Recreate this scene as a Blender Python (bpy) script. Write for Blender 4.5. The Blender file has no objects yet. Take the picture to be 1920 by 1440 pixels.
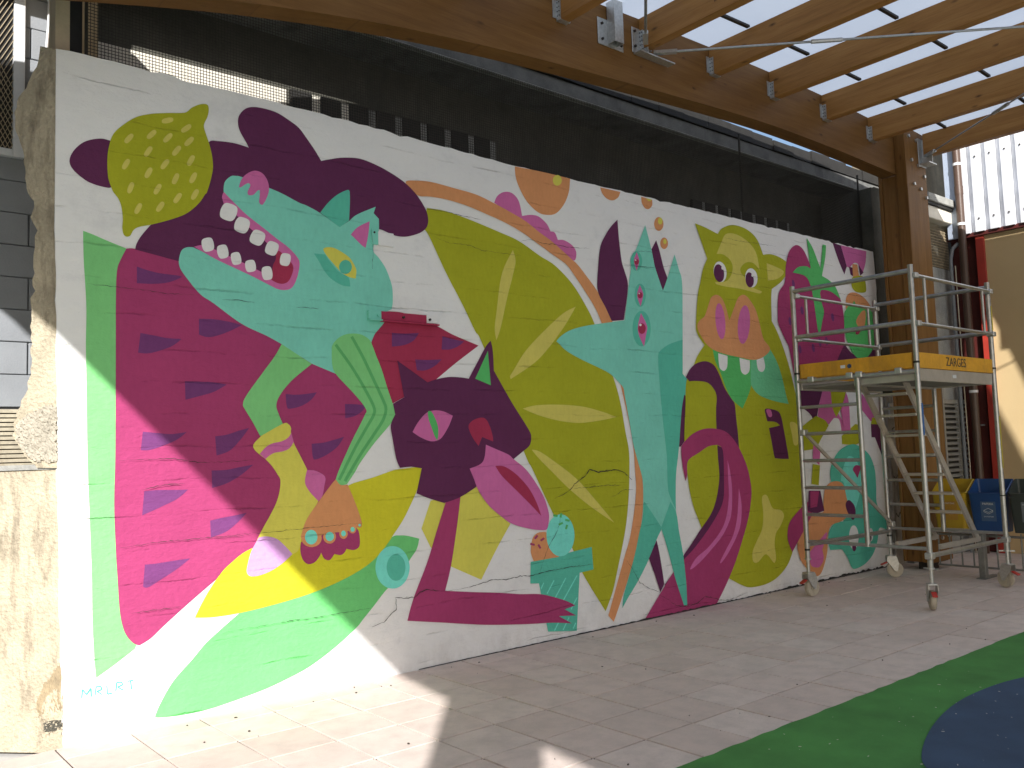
import bpy, bmesh, math, random
from mathutils import Vector, Matrix
random.seed(7)
SC = bpy.context.scene
COL = SC.collection

# ------------------------------------------------------------------ camera
# world: x runs along the mural wall, y into it (wall face y = 0), z up, metres
cam_d = bpy.data.cameras.new('camera')
cam = bpy.data.objects.new('camera', cam_d); COL.objects.link(cam)
cam.matrix_world = Matrix((
    (0.767518, -0.024766, -0.640549, -1.29123),
    (-0.640181, -0.080961, -0.763946, -5.60181),
    (-0.032940, 0.996410, -0.077994, 1.58000),
    (0, 0, 0, 1)))
cam_d.lens = 30.9367
cam_d.sensor_width = 36.0
cam_d.clip_start = 0.05; cam_d.clip_end = 2000
SC.camera = cam

# ------------------------------------------------------------------ sky, sun, exposure
SUN = Vector((1.2, 1.4, -1.02)).normalized()          # direction the light travels
EL = math.asin(-SUN.z)
world = bpy.data.worlds.new('World'); SC.world = world; world.use_nodes = True
wn = world.node_tree; wn.nodes.clear()
sky_n = wn.nodes.new('ShaderNodeTexSky'); sky_n.sky_type = 'NISHITA'; sky_n.sun_disc = False
sky_n.sun_elevation = EL; sky_n.sun_rotation = math.atan2(-SUN.x, -SUN.y)
sky_n.air_density = 1.0; sky_n.dust_density = 2.0
bg = wn.nodes.new('ShaderNodeBackground'); bg.inputs[1].default_value = 0.085
wo = wn.nodes.new('ShaderNodeOutputWorld')
wn.links.new(sky_n.outputs[0], bg.inputs[0]); wn.links.new(bg.outputs[0], wo.inputs[0])
sd = bpy.data.lights.new('sun', 'SUN'); sd.energy = 4.3; sd.angle = math.radians(0.55); sd.color = (1.0, 0.97, 0.935)
sun = bpy.data.objects.new('sun', sd); COL.objects.link(sun)
sun.rotation_euler = SUN.to_track_quat('-Z', 'Y').to_euler()
sun.location = (-6, -8, 12)
vs = SC.view_settings; vs.view_transform = 'Standard'; vs.look = 'None'; vs.exposure = 0.94; vs.gamma = 1.0
vs.use_curve_mapping = False
SC.cycles.max_bounces = 6; SC.cycles.diffuse_bounces = 4; SC.cycles.transmission_bounces = 6
SC.cycles.use_denoising = True

# ------------------------------------------------------------------ helpers
def lin(c):
    c = c / 255.0
    return c / 12.92 if c <= 0.04045 else ((c + 0.055) / 1.055) ** 2.4
def obj(name, bm, mat, parent=None, smooth=False):
    me = bpy.data.meshes.new(name)
    bmesh.ops.recalc_face_normals(bm, faces=bm.faces)
    bm.to_mesh(me); bm.free()
    if mat: me.materials.append(mat)
    if smooth:
        for p in me.polygons: p.use_smooth = True
        try: me.set_sharp_from_angle(angle=math.radians(40))
        except Exception: pass
    o = bpy.data.objects.new(name, me); COL.objects.link(o)
    if parent: o.parent = parent; o.matrix_parent_inverse = Matrix.Translation(-parent.location)
    return o
def empty(name, loc=(0, 0, 0)):
    o = bpy.data.objects.new(name, None); COL.objects.link(o); o.location = loc; o.empty_display_size = 0.2
    return o
def tag(o, label, cat=None, group=None, kind=None):
    o['label'] = label
    if cat: o['category'] = cat
    if group: o['group'] = group
    if kind: o['kind'] = kind
    return o
def struct(o): o['kind'] = 'structure'; return o
def box(bm, x0, x1, y0, y1, z0, z1, bev=0.0, M=None):
    r = bmesh.ops.create_cube(bm, size=1.0)
    v = r['verts']
    for q in v:
        q.co = Vector(((x0 + x1) / 2 + q.co.x * (x1 - x0), (y0 + y1) / 2 + q.co.y * (y1 - y0), (z0 + z1) / 2 + q.co.z * (z1 - z0)))
    if bev > 0:
        e = list({e for q in v for e in q.link_edges})
        g = bmesh.ops.bevel(bm, geom=e, offset=bev, segments=1, affect='EDGES')
        v = list({q for f in g['faces'] for q in f.verts} | {q for q in v if q.is_valid})
    if M:
        for q in v: q.co = M @ q.co
    return v
def bx(x0, x1, y0, y1, z0, z1, bev=0.0):
    bm = bmesh.new(); box(bm, x0, x1, y0, y1, z0, z1, bev); return bm
def tube(bm, a, b, r, n=12, cap=True, r2=None):
    a = Vector(a); b = Vector(b); d = b - a
    q = d.to_track_quat('Z', 'Y').to_matrix().to_4x4()
    M = Matrix.Translation((a + b) / 2) @ q
    bmesh.ops.create_cone(bm, cap_ends=cap, segments=n, radius1=r, radius2=r if r2 is None else r2, depth=d.length, matrix=M)
def tb(a, b, r, n=12):
    bm = bmesh.new(); tube(bm, a, b, r, n); return bm
def bar(bm, a, b, w, h, up=(0, 0, 1)):
    """rectangular bar from a to b, w sideways, h along up"""
    a = Vector(a); b = Vector(b); d = (b - a); L = d.length; d.normalize()
    s = d.cross(Vector(up)).normalized(); u = s.cross(d)
    vs_ = []
    for p in (a, b):
        for i, j in ((-1, -1), (1, -1), (1, 1), (-1, 1)):
            vs_.append(bm.verts.new(p + s * (i * w / 2) + u * (j * h / 2)))
    for f in ((3, 2, 1, 0), (4, 5, 6, 7), (0, 1, 5, 4), (1, 2, 6, 5), (2, 3, 7, 6), (3, 0, 4, 7)):
        bm.faces.new([vs_[k] for k in f])
def extr(bm, pts, off):
    """closed prism: polygon pts (Vectors) extruded by off"""
    off = Vector(off)
    a = [bm.verts.new(p) for p in pts]; b = [bm.verts.new(Vector(p) + off) for p in pts]
    n = len(pts)
    bm.faces.new(a); bm.faces.new(b[::-1])
    for i in range(n): bm.faces.new([a[i], b[i], b[(i + 1) % n], a[(i + 1) % n]])
def smooth_poly(cp, k=6):
    n = len(cp); out = []
    for i in range(n):
        p1 = cp[i]; p2 = cp[(i + 1) % n]
        if p1[2] and p2[2]: out.append((p1[0], p1[1])); continue
        p0 = cp[i - 1] if not p1[2] else p1; p3 = cp[(i + 2) % n] if not p2[2] else p2
        for j in range(k):
            t = j / k
            out.append(tuple(.5 * (2 * p1[a] + (p2[a] - p0[a]) * t + (2 * p0[a] - 5 * p1[a] + 4 * p2[a] - p3[a]) * t * t
                                   + (-p0[a] + 3 * p1[a] - 3 * p2[a] + p3[a]) * t ** 3) for a in (0, 1)))
    return out
def parse(s):
    out = []
    for t in s.split():
        c = t.endswith('*'); x, z = t.rstrip('*').split(','); out.append((int(x) / 1000, int(z) / 1000, c))
    return out
def text_mesh(name, txt, size, mat, parent, M, depth=0.0006, align='CENTER'):
    cu = bpy.data.curves.new(name, 'FONT'); cu.body = txt; cu.size = size; cu.align_x = align; cu.align_y = 'CENTER'; cu.extrude = depth
    t = bpy.data.objects.new(name, cu); COL.objects.link(t)
    bpy.context.view_layer.update()
    me = bpy.data.meshes.new_from_object(t.evaluated_get(bpy.context.evaluated_depsgraph_get()))
    bpy.data.objects.remove(t); bpy.data.curves.remove(cu)
    me.materials.clear(); me.materials.append(mat); me.transform(M)
    o = bpy.data.objects.new(name, me); COL.objects.link(o); o.parent = parent
    if parent: o.matrix_parent_inverse = Matrix.Translation(-parent.location)
    return o

# ------------------------------------------------------------------ material helpers
class NT:
    def __init__(s, mat): s.t = mat.node_tree; s.n = s.t.nodes; s.l = s.t.links
    def new(s, typ, **kw):
        n = s.n.new(typ)
        for k, v in kw.items():
            if k == 'inp':
                for a, b in v.items():
                    if hasattr(b, 'is_output') or isinstance(b, bpy.types.NodeSocket): s.l.new(b, n.inputs[a])
                    else: n.inputs[a].default_value = b
            else: setattr(n, k, v)
        return n
    def math(s, op, a, b=None, c=None, clamp=False):
        n = s.n.new('ShaderNodeMath'); n.operation = op; n.use_clamp = clamp
        for i, v in enumerate((a, b, c)):
            if v is None: continue
            if isinstance(v, (int, float)): n.inputs[i].default_value = v
            else: s.l.new(v, n.inputs[i])
        return n.outputs[0]
    def noise(s, vec, scale, detail=4.0, rough=0.55):
        n = s.n.new('ShaderNodeTexNoise'); n.inputs['Scale'].default_value = scale; n.inputs['Detail'].default_value = detail; n.inputs['Roughness'].default_value = rough
        s.l.new(vec, n.inputs['Vector']); return n.outputs['Fac']
    def mapv(s, vec, sc=(1, 1, 1), loc=(0, 0, 0)):
        n = s.n.new('ShaderNodeMapping'); n.inputs['Scale'].default_value = sc; n.inputs['Location'].default_value = loc
        s.l.new(vec, n.inputs['Vector']); return n.outputs[0]
    def ramp(s, fac, stops):
        n = s.n.new('ShaderNodeValToRGB'); cr = n.color_ramp
        while len(cr.elements) < len(stops): cr.elements.new(0.5)
        for e, (p, c) in zip(cr.elements, stops): e.position = p; e.color = (*c, 1) if len(c) == 3 else c
        s.l.new(fac, n.inputs[0]); return n.outputs[0]
    def mix(s, fac, a, b, mode='MIX'):
        n = s.n.new('ShaderNodeMix'); n.data_type = 'RGBA'; n.blend_type = mode
        for sock, v in ((n.inputs[0], fac), (n.inputs[6], a), (n.inputs[7], b)):
            if isinstance(v, (int, float)): sock.default_value = v
            elif isinstance(v, tuple): sock.default_value = (*v, 1) if len(v) == 3 else v
            else: s.l.new(v, sock)
        return n.outputs[2]
def mat_new(name, rough=0.7, metal=0.0):
    m = bpy.data.materials.new(name); m.use_nodes = True
    t = NT(m); b = m.node_tree.nodes['Principled BSDF']
    b.inputs['Roughness'].default_value = rough; b.inputs['Metallic'].default_value = metal
    return m, t, b
def pos(t): return t.new('ShaderNodeNewGeometry').outputs['Position']
def bump(t, b, h, strength=0.4, dist=0.01):
    n = t.new('ShaderNodeBump'); n.inputs['Strength'].default_value = strength; n.inputs['Distance'].default_value = dist
    t.l.new(h, n.inputs['Height']); t.l.new(n.outputs[0], b.inputs['Normal'])

def noisy(name, c, var=0.18, scale=6.0, rough=0.75, metal=0.0, fine=60.0, bstr=0.25, bdist=0.004, stain=None):
    """plain surface: base colour with soft mottling, grain relief and optional stains"""
    m, t, b = mat_new(name, rough, metal); p = pos(t)
    f = t.noise(p, scale); g = t.noise(p, fine, 3)
    f = t.math('ADD', t.math('MULTIPLY', f, 0.7), t.math('MULTIPLY', g, 0.3))
    lo = tuple(x * (1 - var) for x in c); hi = tuple(min(1, x * (1 + var)) for x in c)
    col = t.ramp(f, [(0.3, lo), (0.7, hi)])
    if stain:
        sc, amt, scol = stain
        s_ = t.noise(t.mapv(p, (1, 1, 0.25)), sc, 6, 0.65)
        col = t.mix(t.math('MULTIPLY', t.ramp(s_, [(0.5, (0, 0, 0)), (0.68, (1, 1, 1))]), amt), col, scol)
    t.l.new(col, b.inputs['Base Color'])
    bump(t, b, t.math('ADD', g, f), bstr, bdist)
    return m

# relief shared by the wall and everything painted on it: shutter-board lines, trowel marks, pits
def wall_relief():
    g = bpy.data.node_groups.new('board_marked_relief', 'ShaderNodeTree')
    g.interface.new_socket('Height', in_out='OUTPUT', socket_type='NodeSocketFloat')
    g.interface.new_socket('Line', in_out='OUTPUT', socket_type='NodeSocketFloat')
    class F: pass
    f = F(); f.node_tree = g; t = NT(f)
    p = pos(t)
    sx = t.new('ShaderNodeSeparateXYZ'); t.l.new(p, sx.inputs[0])
    warp = t.noise(t.mapv(p, (0.8, 1, 2.0)), 1.2, 5, 0.6)
    warp2 = t.noise(t.mapv(p, (1, 1, 1)), 14, 4, 0.7)
    z = t.math('ADD', sx.outputs[2], t.math('ADD', t.math('MULTIPLY', warp, 0.10), t.math('MULTIPLY', warp2, 0.018)))
    fr = t.math('FRACT', t.math('MULTIPLY', z, 1 / 0.205))
    d = t.math('ABSOLUTE', t.math('SUBTRACT', fr, 0.5))
    line = t.math('SUBTRACT', 1.0, t.math('MULTIPLY', d, 26.0), clamp=True)
    mask = t.noise(t.mapv(p, (1.0, 1, 3.0)), 2.3, 5, 0.7)
    mask = t.math('MULTIPLY', t.math('SUBTRACT', mask, 0.47), 6.0, clamp=True)
    line = t.math('MULTIPLY', line, mask)
    broad = t.noise(t.mapv(p, (0.6, 1, 2.2)), 2.5, 4, 0.5)
    tr = t.noise(t.mapv(p, (1, 1, 1.6)), 22, 5, 0.6)
    fine = t.noise(p, 160, 3, 0.6)
    vo = t.new('ShaderNodeTexVoronoi'); vo.inputs['Scale'].default_value = 11; t.l.new(p, vo.inputs['Vector'])
    pit = t.math('SUBTRACT', 1.0, t.math('MULTIPLY', vo.outputs['Distance'], 9.0), clamp=True)
    pit = t.math('MULTIPLY', pit, t.math('MULTIPLY', t.math('SUBTRACT', t.noise(p, 3.1, 2), 0.58), 8.0, clamp=True))
    h = t.math('ADD', t.math('MULTIPLY', broad, 1.2), t.math('ADD', t.math('MULTIPLY', tr, 0.42), t.math('MULTIPLY', fine, 0.10)))
    h = t.math('SUBTRACT', h, t.math('ADD', t.math('MULTIPLY', line, 0.60), t.math('MULTIPLY', pit, 0.40)))
    out = t.new('NodeGroupOutput')
    t.l.new(h, out.inputs[0]); t.l.new(line, out.inputs[1])
    return g
RELIEF = wall_relief()
def paint(name, rgb, rough=0.8):
    c = tuple(min(0.85, lin(x) / lin(rgb[3]) * 0.80) for x in rgb[:3])   # colour beside the white ground coat it sits on
    m, t, b = mat_new(name, rough)
    r = t.new('ShaderNodeGroup'); r.node_tree = RELIEF
    p = pos(t)
    f = t.math('ADD', t.math('MULTIPLY', t.noise(p, 2.6, 5), 0.6), t.math('MULTIPLY', t.noise(t.mapv(p, (1, 1, 0.35)), 38, 3), 0.4))
    col = t.ramp(f, [(0.30, tuple(x * 0.90 for x in c)), (0.70, tuple(min(0.9, x * 1.07) for x in c))])
    col = t.mix(t.math('MULTIPLY', r.outputs[1], 0.42), col, tuple(x * 0.45 for x in c))
    t.l.new(col, b.inputs['Base Color'])
    b.inputs['Specular IOR Level'].default_value = 0.12
    bump(t, b, r.outputs[0], 0.75, 0.018)
    return m
PAL = dict(white=(199, 199, 199, 199), purple=(67, 31, 57, 164), magenta=(127, 48, 84, 178), red=(130, 42, 66, 182), seed=(86, 45, 86, 176), olive=(126, 128, 30, 172),
           lolive=(160, 152, 76, 176), teal=(94, 156, 142, 172), dteal=(70, 146, 128, 178), lteal=(108, 196, 182, 200), green=(104, 166, 106, 188), leafgreen=(94, 170, 102, 194),
           dgreen=(68, 142, 80, 176), mgreen=(84, 150, 112, 176), sgreen=(76, 142, 86, 186), orange=(178, 124, 84, 190), pink=(166, 87, 134, 186), lilac=(198, 152, 206, 226), yellow=(178, 173, 76, 190),
           leafyellow=(172, 168, 40, 190), sig=(72, 160, 150, 205))
PM = {k: paint('paint_' + k, v) for k, v in PAL.items()}
# white ground coat: a few greyish scuffs and scrubbed patches
def white_coat():
    m, t, b = mat_new('white_wall_paint', 0.7)
    r = t.new('ShaderNodeGroup'); r.node_tree = RELIEF; p = pos(t)
    s1 = t.noise(t.mapv(p, (1, 1, 1.4)), 1.7, 7, 0.66); s2 = t.noise(p, 9, 5, 0.7)
    f = t.math('ADD', t.math('MULTIPLY', s1, 0.65), t.math('MULTIPLY', s2, 0.35))
    col = t.ramp(f, [(0.28, (0.66, 0.66, 0.67)), (0.46, (0.79, 0.79, 0.79)), (0.7, (0.83, 0.83, 0.82))])
    sx = t.new('ShaderNodeSeparateXYZ'); t.l.new(p, sx.inputs[0])
    low = t.math('SUBTRACT', 1.0, t.math('MULTIPLY', sx.outputs[2], 4.0), clamp=True)
    low = t.math('MULTIPLY', low, t.math('MULTIPLY', t.math('SUBTRACT', t.noise(t.mapv(p, (1, 1, 0.5)), 7, 6, 0.7), 0.42), 3.0, clamp=True))
    col = t.mix(t.math('MULTIPLY', low, 0.5), col, (0.42, 0.39, 0.36))
    col = t.mix(t.math('MULTIPLY', r.outputs[1], 0.40), col, (0.4, 0.39, 0.38))
    t.l.new(col, b.inputs['Base Color']); bump(t, b, r.outputs[0], 0.75, 0.018)
    return m
WHITE = white_coat()
CRACK = noisy('crack_shadow', (0.03, 0.028, 0.026), 0.3, 30, 0.95)

def wood(name, axis, dark=1.0):
    m, t, b = mat_new(name, 0.55)
    p = pos(t)
    info = t.new('ShaderNodeObjectInfo')
    off = t.new('ShaderNodeVectorMath', operation='SCALE'); off.inputs[0].default_value = (31, 17, 23); t.l.new(info.outputs['Random'], off.inputs['Scale'])
    ad = t.new('ShaderNodeVectorMath', operation='ADD'); t.l.new(p, ad.inputs[0]); t.l.new(off.outputs[0], ad.inputs[1]); p2 = ad.outputs[0]
    st = {'x': (0.55, 9, 9), 'y': (9, 0.55, 9), 'z': (9, 9, 0.55)}[axis]
    g1 = t.noise(t.mapv(p2, st), 2.2, 6, 0.62)
    g2 = t.noise(t.mapv(p2, tuple(v * 3.2 for v in st)), 3.5, 5, 0.6)
    bl = t.noise(t.mapv(p2, {'x': (0.35, 2, 2), 'y': (2, 0.35, 2), 'z': (2, 2, 0.35)}[axis]), 1.6, 3)
    f = t.math('ADD', t.math('ADD', t.math('MULTIPLY', g1, 0.5), t.math('MULTIPLY', g2, 0.25)), t.math('MULTIPLY', bl, 0.3))
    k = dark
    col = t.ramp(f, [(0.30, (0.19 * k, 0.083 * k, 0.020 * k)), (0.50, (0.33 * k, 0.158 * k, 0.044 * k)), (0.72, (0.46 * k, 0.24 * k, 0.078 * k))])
    # lamella joints of the glued beam (beams run along x or y, joints at constant height)
    if axis in 'xy':
        sx = t.new('ShaderNodeSeparateXYZ'); t.l.new(p, sx.inputs[0])
        fz = t.math('FRACT', t.math('MULTIPLY', sx.outputs[2], 1 / 0.118))
        ln = t.math('LESS_THAN', fz, 0.02)
        lay = t.math('FLOOR', t.math('MULTIPLY', sx.outputs[2], 1 / 0.118))
        wn_ = t.new('ShaderNodeTexWhiteNoise', noise_dimensions='1D'); t.l.new(lay, wn_.inputs['W'])
        col = t.mix(t.math('MULTIPLY', wn_.outputs[0], 0.30), col, (0.22 * k, 0.10 * k, 0.033 * k))
        col = t.mix(t.math('MULTIPLY', ln, 0.45), col, (0.09, 0.04, 0.015))
    # knots
    vo = t.new('ShaderNodeTexVoronoi'); vo.inputs['Scale'].default_value = 4.2; vo.inputs['Randomness'].default_value = 1
    t.l.new(t.mapv(p2, {'x': (0.75, 1.5, 1.9), 'y': (1.5, 0.75, 1.9), 'z': (1.7, 1.7, 0.7)}[axis]), vo.inputs['Vector'])
    kn = t.math('SUBTRACT', 1.0, t.math('MULTIPLY', vo.outputs['Distance'], 6.5), clamp=True)
    kn = t.math('MULTIPLY', kn, t.math('GREATER_THAN', t.noise(p2, 2.3, 1), 0.46))
    col = t.mix(t.math('MULTIPLY', kn, 1.0), col, (0.05, 0.02, 0.008))
    b.inputs['Specular IOR Level'].default_value = 0.22
    t.l.new(col, b.inputs['Base Color']); bump(t, b, t.math('ADD', g1, g2), 0.25, 0.003)
    return m
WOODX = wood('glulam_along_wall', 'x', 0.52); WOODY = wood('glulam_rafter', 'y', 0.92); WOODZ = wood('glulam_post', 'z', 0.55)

def metal(name, c, rough=0.38, met=0.9, scale=25):
    m, t, b = mat_new(name, rough, met); p = pos(t)
    f = t.noise(p, scale, 5, 0.6); g = t.noise(p, scale * 6, 3)
    col = t.ramp(f, [(0.3, tuple(x * 0.72 for x in c)), (0.7, c)])
    t.l.new(col, b.inputs['Base Color'])
    rr = t.math('ADD', t.math('MULTIPLY', f, 0.3), rough - 0.12)
    t.l.new(rr, b.inputs['Roughness']); bump(t, b, g, 0.08, 0.001)
    return m
GALV = metal('galvanised_steel', (0.62, 0.63, 0.62), 0.45, 0.85, 40)
ALU = metal('scaffold_aluminium', (0.50, 0.51, 0.51), 0.36, 0.92, 18)
ALUM = noisy('aluminium_profile', (0.50, 0.47, 0.43), 0.12, 9, 0.45, 0.55)
RODM = metal('tie_rod_steel', (0.45, 0.47, 0.48), 0.4, 0.8, 30)
DARKM = noisy('dark_iron', (0.04, 0.035, 0.032), 0.3, 20, 0.6, 0.4)
BLACK = noisy('black_rubber', (0.025, 0.025, 0.025), 0.2, 20, 0.7)
REDP = noisy('red_brake_plastic', (0.42, 0.035, 0.025), 0.2, 30, 0.45)
CASTER = noisy('cream_nylon_wheel', (0.42, 0.38, 0.30), 0.16, 25, 0.5, stain=(18, 0.6, (0.28, 0.25, 0.2)))
YELB = noisy('yellow_toe_board', (0.60, 0.30, 0.018), 0.20, 4, 0.6, fine=30, stain=(9, 0.45, (0.30, 0.15, 0.03)))
PLY = noisy('grey_deck_board', (0.20, 0.19, 0.175), 0.2, 8, 0.7)
INK = noisy('dark_print', (0.05, 0.045, 0.03), 0.3, 60, 0.7)
BEIGE = noisy('stained_beige_render', (0.44, 0.385, 0.285), 0.28, 4.0, 0.9, fine=45, bstr=0.7, bdist=0.02, stain=(7.5, 0.95, (0.15, 0.125, 0.09)))
RUBBLE = noisy('broken_masonry', (0.36, 0.33, 0.27), 0.22, 9, 0.95, fine=50, bstr=0.6, bdist=0.01)
BLOCKM = noisy('grey_painted_block', (0.25, 0.265, 0.285), 0.10, 5, 0.8, fine=90, bstr=0.35, bdist=0.004, stain=(3.0, 0.25, (0.22, 0.24, 0.26)))
MORTAR = noisy('grey_mortar', (0.17, 0.18, 0.195), 0.15, 20, 0.9)
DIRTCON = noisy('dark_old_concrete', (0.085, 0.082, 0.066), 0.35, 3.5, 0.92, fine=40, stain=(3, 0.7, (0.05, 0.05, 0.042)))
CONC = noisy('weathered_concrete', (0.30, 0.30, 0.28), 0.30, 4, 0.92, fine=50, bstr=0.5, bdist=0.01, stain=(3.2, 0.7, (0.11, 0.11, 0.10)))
DARKP = noisy('dark_vent_panel', (0.018, 0.017, 0.015), 0.3, 10, 0.7)
WFRAME = noisy('white_window_frame', (0.66, 0.68, 0.70), 0.08, 8, 0.5)
PALER = noisy('pale_cornice_sunlit_band', (0.72, 0.68, 0.58), 0.12, 6, 0.8)  # cornice tone, also used to paint sunlight on the rear wall
MESHM = noisy('rusted_wire', (0.05, 0.045, 0.036), 0.35, 40, 0.7, 0.3)
MESHB = noisy('beige_expanded_metal', (0.42, 0.34, 0.22), 0.2, 20, 0.6)
SLATM = noisy('cream_vent_slat', (0.52, 0.47, 0.36), 0.22, 14, 0.7, stain=(16, 0.6, (0.26, 0.17, 0.08)))
LOUV = noisy('grey_louvre_slat', (0.28, 0.275, 0.25), 0.2, 10, 0.7, stain=(10, 0.5, (0.24, 0.22, 0.16)))
ORANGEW = noisy('cream_render_wall', (0.50, 0.375, 0.20), 0.05, 2.5, 0.85, fine=80)
REDST = noisy('red_steel_paint', (0.36, 0.035, 0.022), 0.12, 6, 0.5)
MAROON = noisy('maroon_door_paint', (0.075, 0.012, 0.010), 0.2, 5, 0.5)
SIDING = metal('white_profiled_sheet', (0.78, 0.80, 0.84), 0.4, 0.15, 3)
FLASH = noisy('blue_grey_flashing', (0.36, 0.42, 0.52), 0.08, 4, 0.5, 0.2)
BROWNP = noisy('brown_downpipe', (0.075, 0.045, 0.032), 0.15, 10, 0.4)
GREYP = noisy('grey_conduit', (0.20, 0.22, 0.24), 0.15, 10, 0.5)
YBIN = noisy('yellow_bin_plastic', (0.42, 0.28, 0.014), 0.1, 6, 0.45)
BBIN = noisy('blue_bin_plastic', (0.010, 0.055, 0.19), 0.12, 6, 0.42)
GBIN = noisy('dark_green_bin_plastic', (0.035, 0.045, 0.04), 0.12, 6, 0.45)
STICK = noisy('blue_sticker', (0.055, 0.11, 0.21), 0.1, 9, 0.4)
STICKY = noisy('yellow_sticker', (0.40, 0.22, 0.03), 0.1, 9, 0.4)
STICKG = noisy('grey_sticker', (0.14, 0.16, 0.17), 0.1, 9, 0.4)
PRINTW = noisy('white_print', (0.62, 0.64, 0.66), 0.1, 30, 0.6)
RACKM = noisy('grey_rack_steel', (0.22, 0.225, 0.215), 0.2, 14, 0.5, 0.5)
GREEN = noisy('green_rubber', (0.060, 0.235, 0.050), 0.30, 2.6, 0.85, fine=260, bstr=0.5, bdist=0.003)
BLUE = noisy('blue_rubber', (0.032, 0.066, 0.128), 0.30, 2.6, 0.85, fine=260, bstr=0.5, bdist=0.003)
GROUNDM = noisy('grey_yard_concrete', (0.48, 0.475, 0.465), 0.2, 0.8, 0.9)
JOINT = noisy('tile_joint', (0.045, 0.035, 0.03), 0.3, 30, 0.95)
FARWALL = noisy('pale_horizon_render', (0.42, 0.41, 0.40), 0.08, 1.0, 0.85)
GLASSD = noisy('dark_window_glass', (0.05, 0.06, 0.07), 0.2, 3, 0.12)
CRUMB = noisy('dark_leaf_crumb', (0.055, 0.04, 0.03), 0.4, 60, 0.9)
CRUMBW = noisy('pale_paper_crumb', (0.6, 0.58, 0.52), 0.2, 60, 0.9)

def tile_mat():
    m, t, b = mat_new('pink_concrete_paver', 0.86); p = pos(t)
    info = t.new('ShaderNodeObjectInfo')
    f = t.noise(p, 7, 6, 0.65); sp = t.noise(p, 210, 2, 0.6); st = t.noise(p, 2.1, 5, 0.6)
    c1 = t.ramp(info.outputs['Random'], [(0.0, (0.61, 0.505, 0.45)), (0.5, (0.66, 0.55, 0.495)), (1.0, (0.68, 0.585, 0.53))])
    c2 = t.mix(t.math('MULTIPLY', t.math('SUBTRACT', f, 0.42), 1.6, clamp=True), c1, (0.40, 0.345, 0.315))
    c3 = t.mix(t.math('MULTIPLY', t.math('SUBTRACT', st, 0.5), 1.8, clamp=True), c2, (0.50, 0.44, 0.40))
    c4 = t.mix(t.math('MULTIPLY', t.math('SUBTRACT', sp, 0.5), 1.2, clamp=True), c3, (0.30, 0.255, 0.23))
    t.l.new(c4, b.inputs['Base Color']); bump(t, b, t.math('ADD', sp, t.math('MULTIPLY', f, 2.0)), 0.25, 0.003)
    return m
TILE = tile_mat()
def opal():
    m = bpy.data.materials.new('opal_polycarbonate'); m.use_nodes = True
    t = NT(m); m.node_tree.nodes.clear()
    tr = t.new('ShaderNodeBsdfTranslucent'); df = t.new('ShaderNodeBsdfDiffuse'); mx = t.new('ShaderNodeMixShader'); o = t.new('ShaderNodeOutputMaterial')
    p = pos(t); f = t.noise(p, 1.4, 4)
    c = t.ramp(f, [(0.3, (0.38, 0.44, 0.53)), (0.7, (0.42, 0.48, 0.57))])
    t.l.new(c, tr.inputs[0]); df.inputs[0].default_value = (0.6, 0.62, 0.64, 1); mx.inputs[0].default_value = 0.35
    t.l.new(tr.outputs[0], mx.inputs[1]); t.l.new(df.outputs[0], mx.inputs[2]); t.l.new(mx.outputs[0], o.inputs[0])
    return m
OPAL = opal()

# ------------------------------------------------------------------ setting: ground
bm = bmesh.new(); v = [bm.verts.new(q) for q in ((-400, -400, -0.05), (400, -400, -0.05), (400, 400, -0.05), (-400, 400, -0.05))]; bm.faces.new(v)
g = struct(obj('ground', bm, GROUNDM)); tag(g, 'grey concrete yard ground reaching beyond the courtyard')

P = 0.405
bm = bx(-1.68, 11.62, -2.66, 0.02, -0.045, -0.010)
paving = struct(obj('paving', bm, JOINT)); tag(paving, 'pinkish square concrete pavers laid along the foot of the mural wall')
def tile_mesh(w, d, seed):
    r = random.Random(seed)
    bm = bmesh.new(); box(bm, -w / 2, w / 2, -d / 2, d / 2, -0.03, 0.0, 0.0012)
    me = bpy.data.meshes.new('tile'); bmesh.ops.recalc_face_normals(bm, faces=bm.faces); bm.to_mesh(me); bm.free(); me.materials.append(TILE); return me
full = tile_mesh(P - 0.013, P - 0.013, 1); cut = tile_mesh(P - 0.013, 0.214, 2)
yl = [0.0, -0.22] + [-0.22 - P * k for k in range(1, 7)]
rt = random.Random(3)
for i in range(-8, 25):
    for j in range(7):
        me = cut if j == 0 else full
        o = bpy.data.objects.new('tile', me); COL.objects.link(o); o.parent = paving
        o.location = (1.58 + P * (i + 0.5) + rt.uniform(-.001, .001), (yl[j] + yl[j + 1]) / 2 + rt.uniform(-.001, .001), rt.uniform(-0.0025, 0.0015))
        o.rotation_euler = (rt.uniform(-.004, .004), rt.uniform(-.004, .004), rt.uniform(-.003, .003))
# green rubber play surface with a slightly ragged edge, blue rubber island on it
bm = bmesh.new()
edge = []
x = -8.0
while x < 14:
    edge.append(Vector((x, -2.655 + rt.uniform(-0.008, 0.008), 0.006))); x += 0.09
edge += [Vector((14, -2.655, 0.006)), Vector((14, -5.6, 0.006)), Vector((-8, -5.6, 0.006))]
bm.faces.new([bm.verts.new(q) for q in edge])
tag(struct(obj('rubber_surface', bm, GREEN)), 'green rubber play surface beside the pavers')
bm = bmesh.new()
cp = [(2.95, -3.62, 0), (3.02, -3.47, 0), (3.34, -3.325, 0), (3.78, -3.20, 0), (4.22, -3.135, 0), (4.65, -3.14, 0), (5.0, -3.20, 0), (5.6, -3.38, 0), (6.0, -3.8, 0), (5.9, -4.5, 0), (5.2, -4.95, 0), (4.2, -5.0, 0), (3.3, -4.7, 0), (2.95, -4.1, 0)]
bm.faces.new([bm.verts.new((a, b_, 0.012)) for a, b_ in smooth_poly(cp, 8)])
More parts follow.
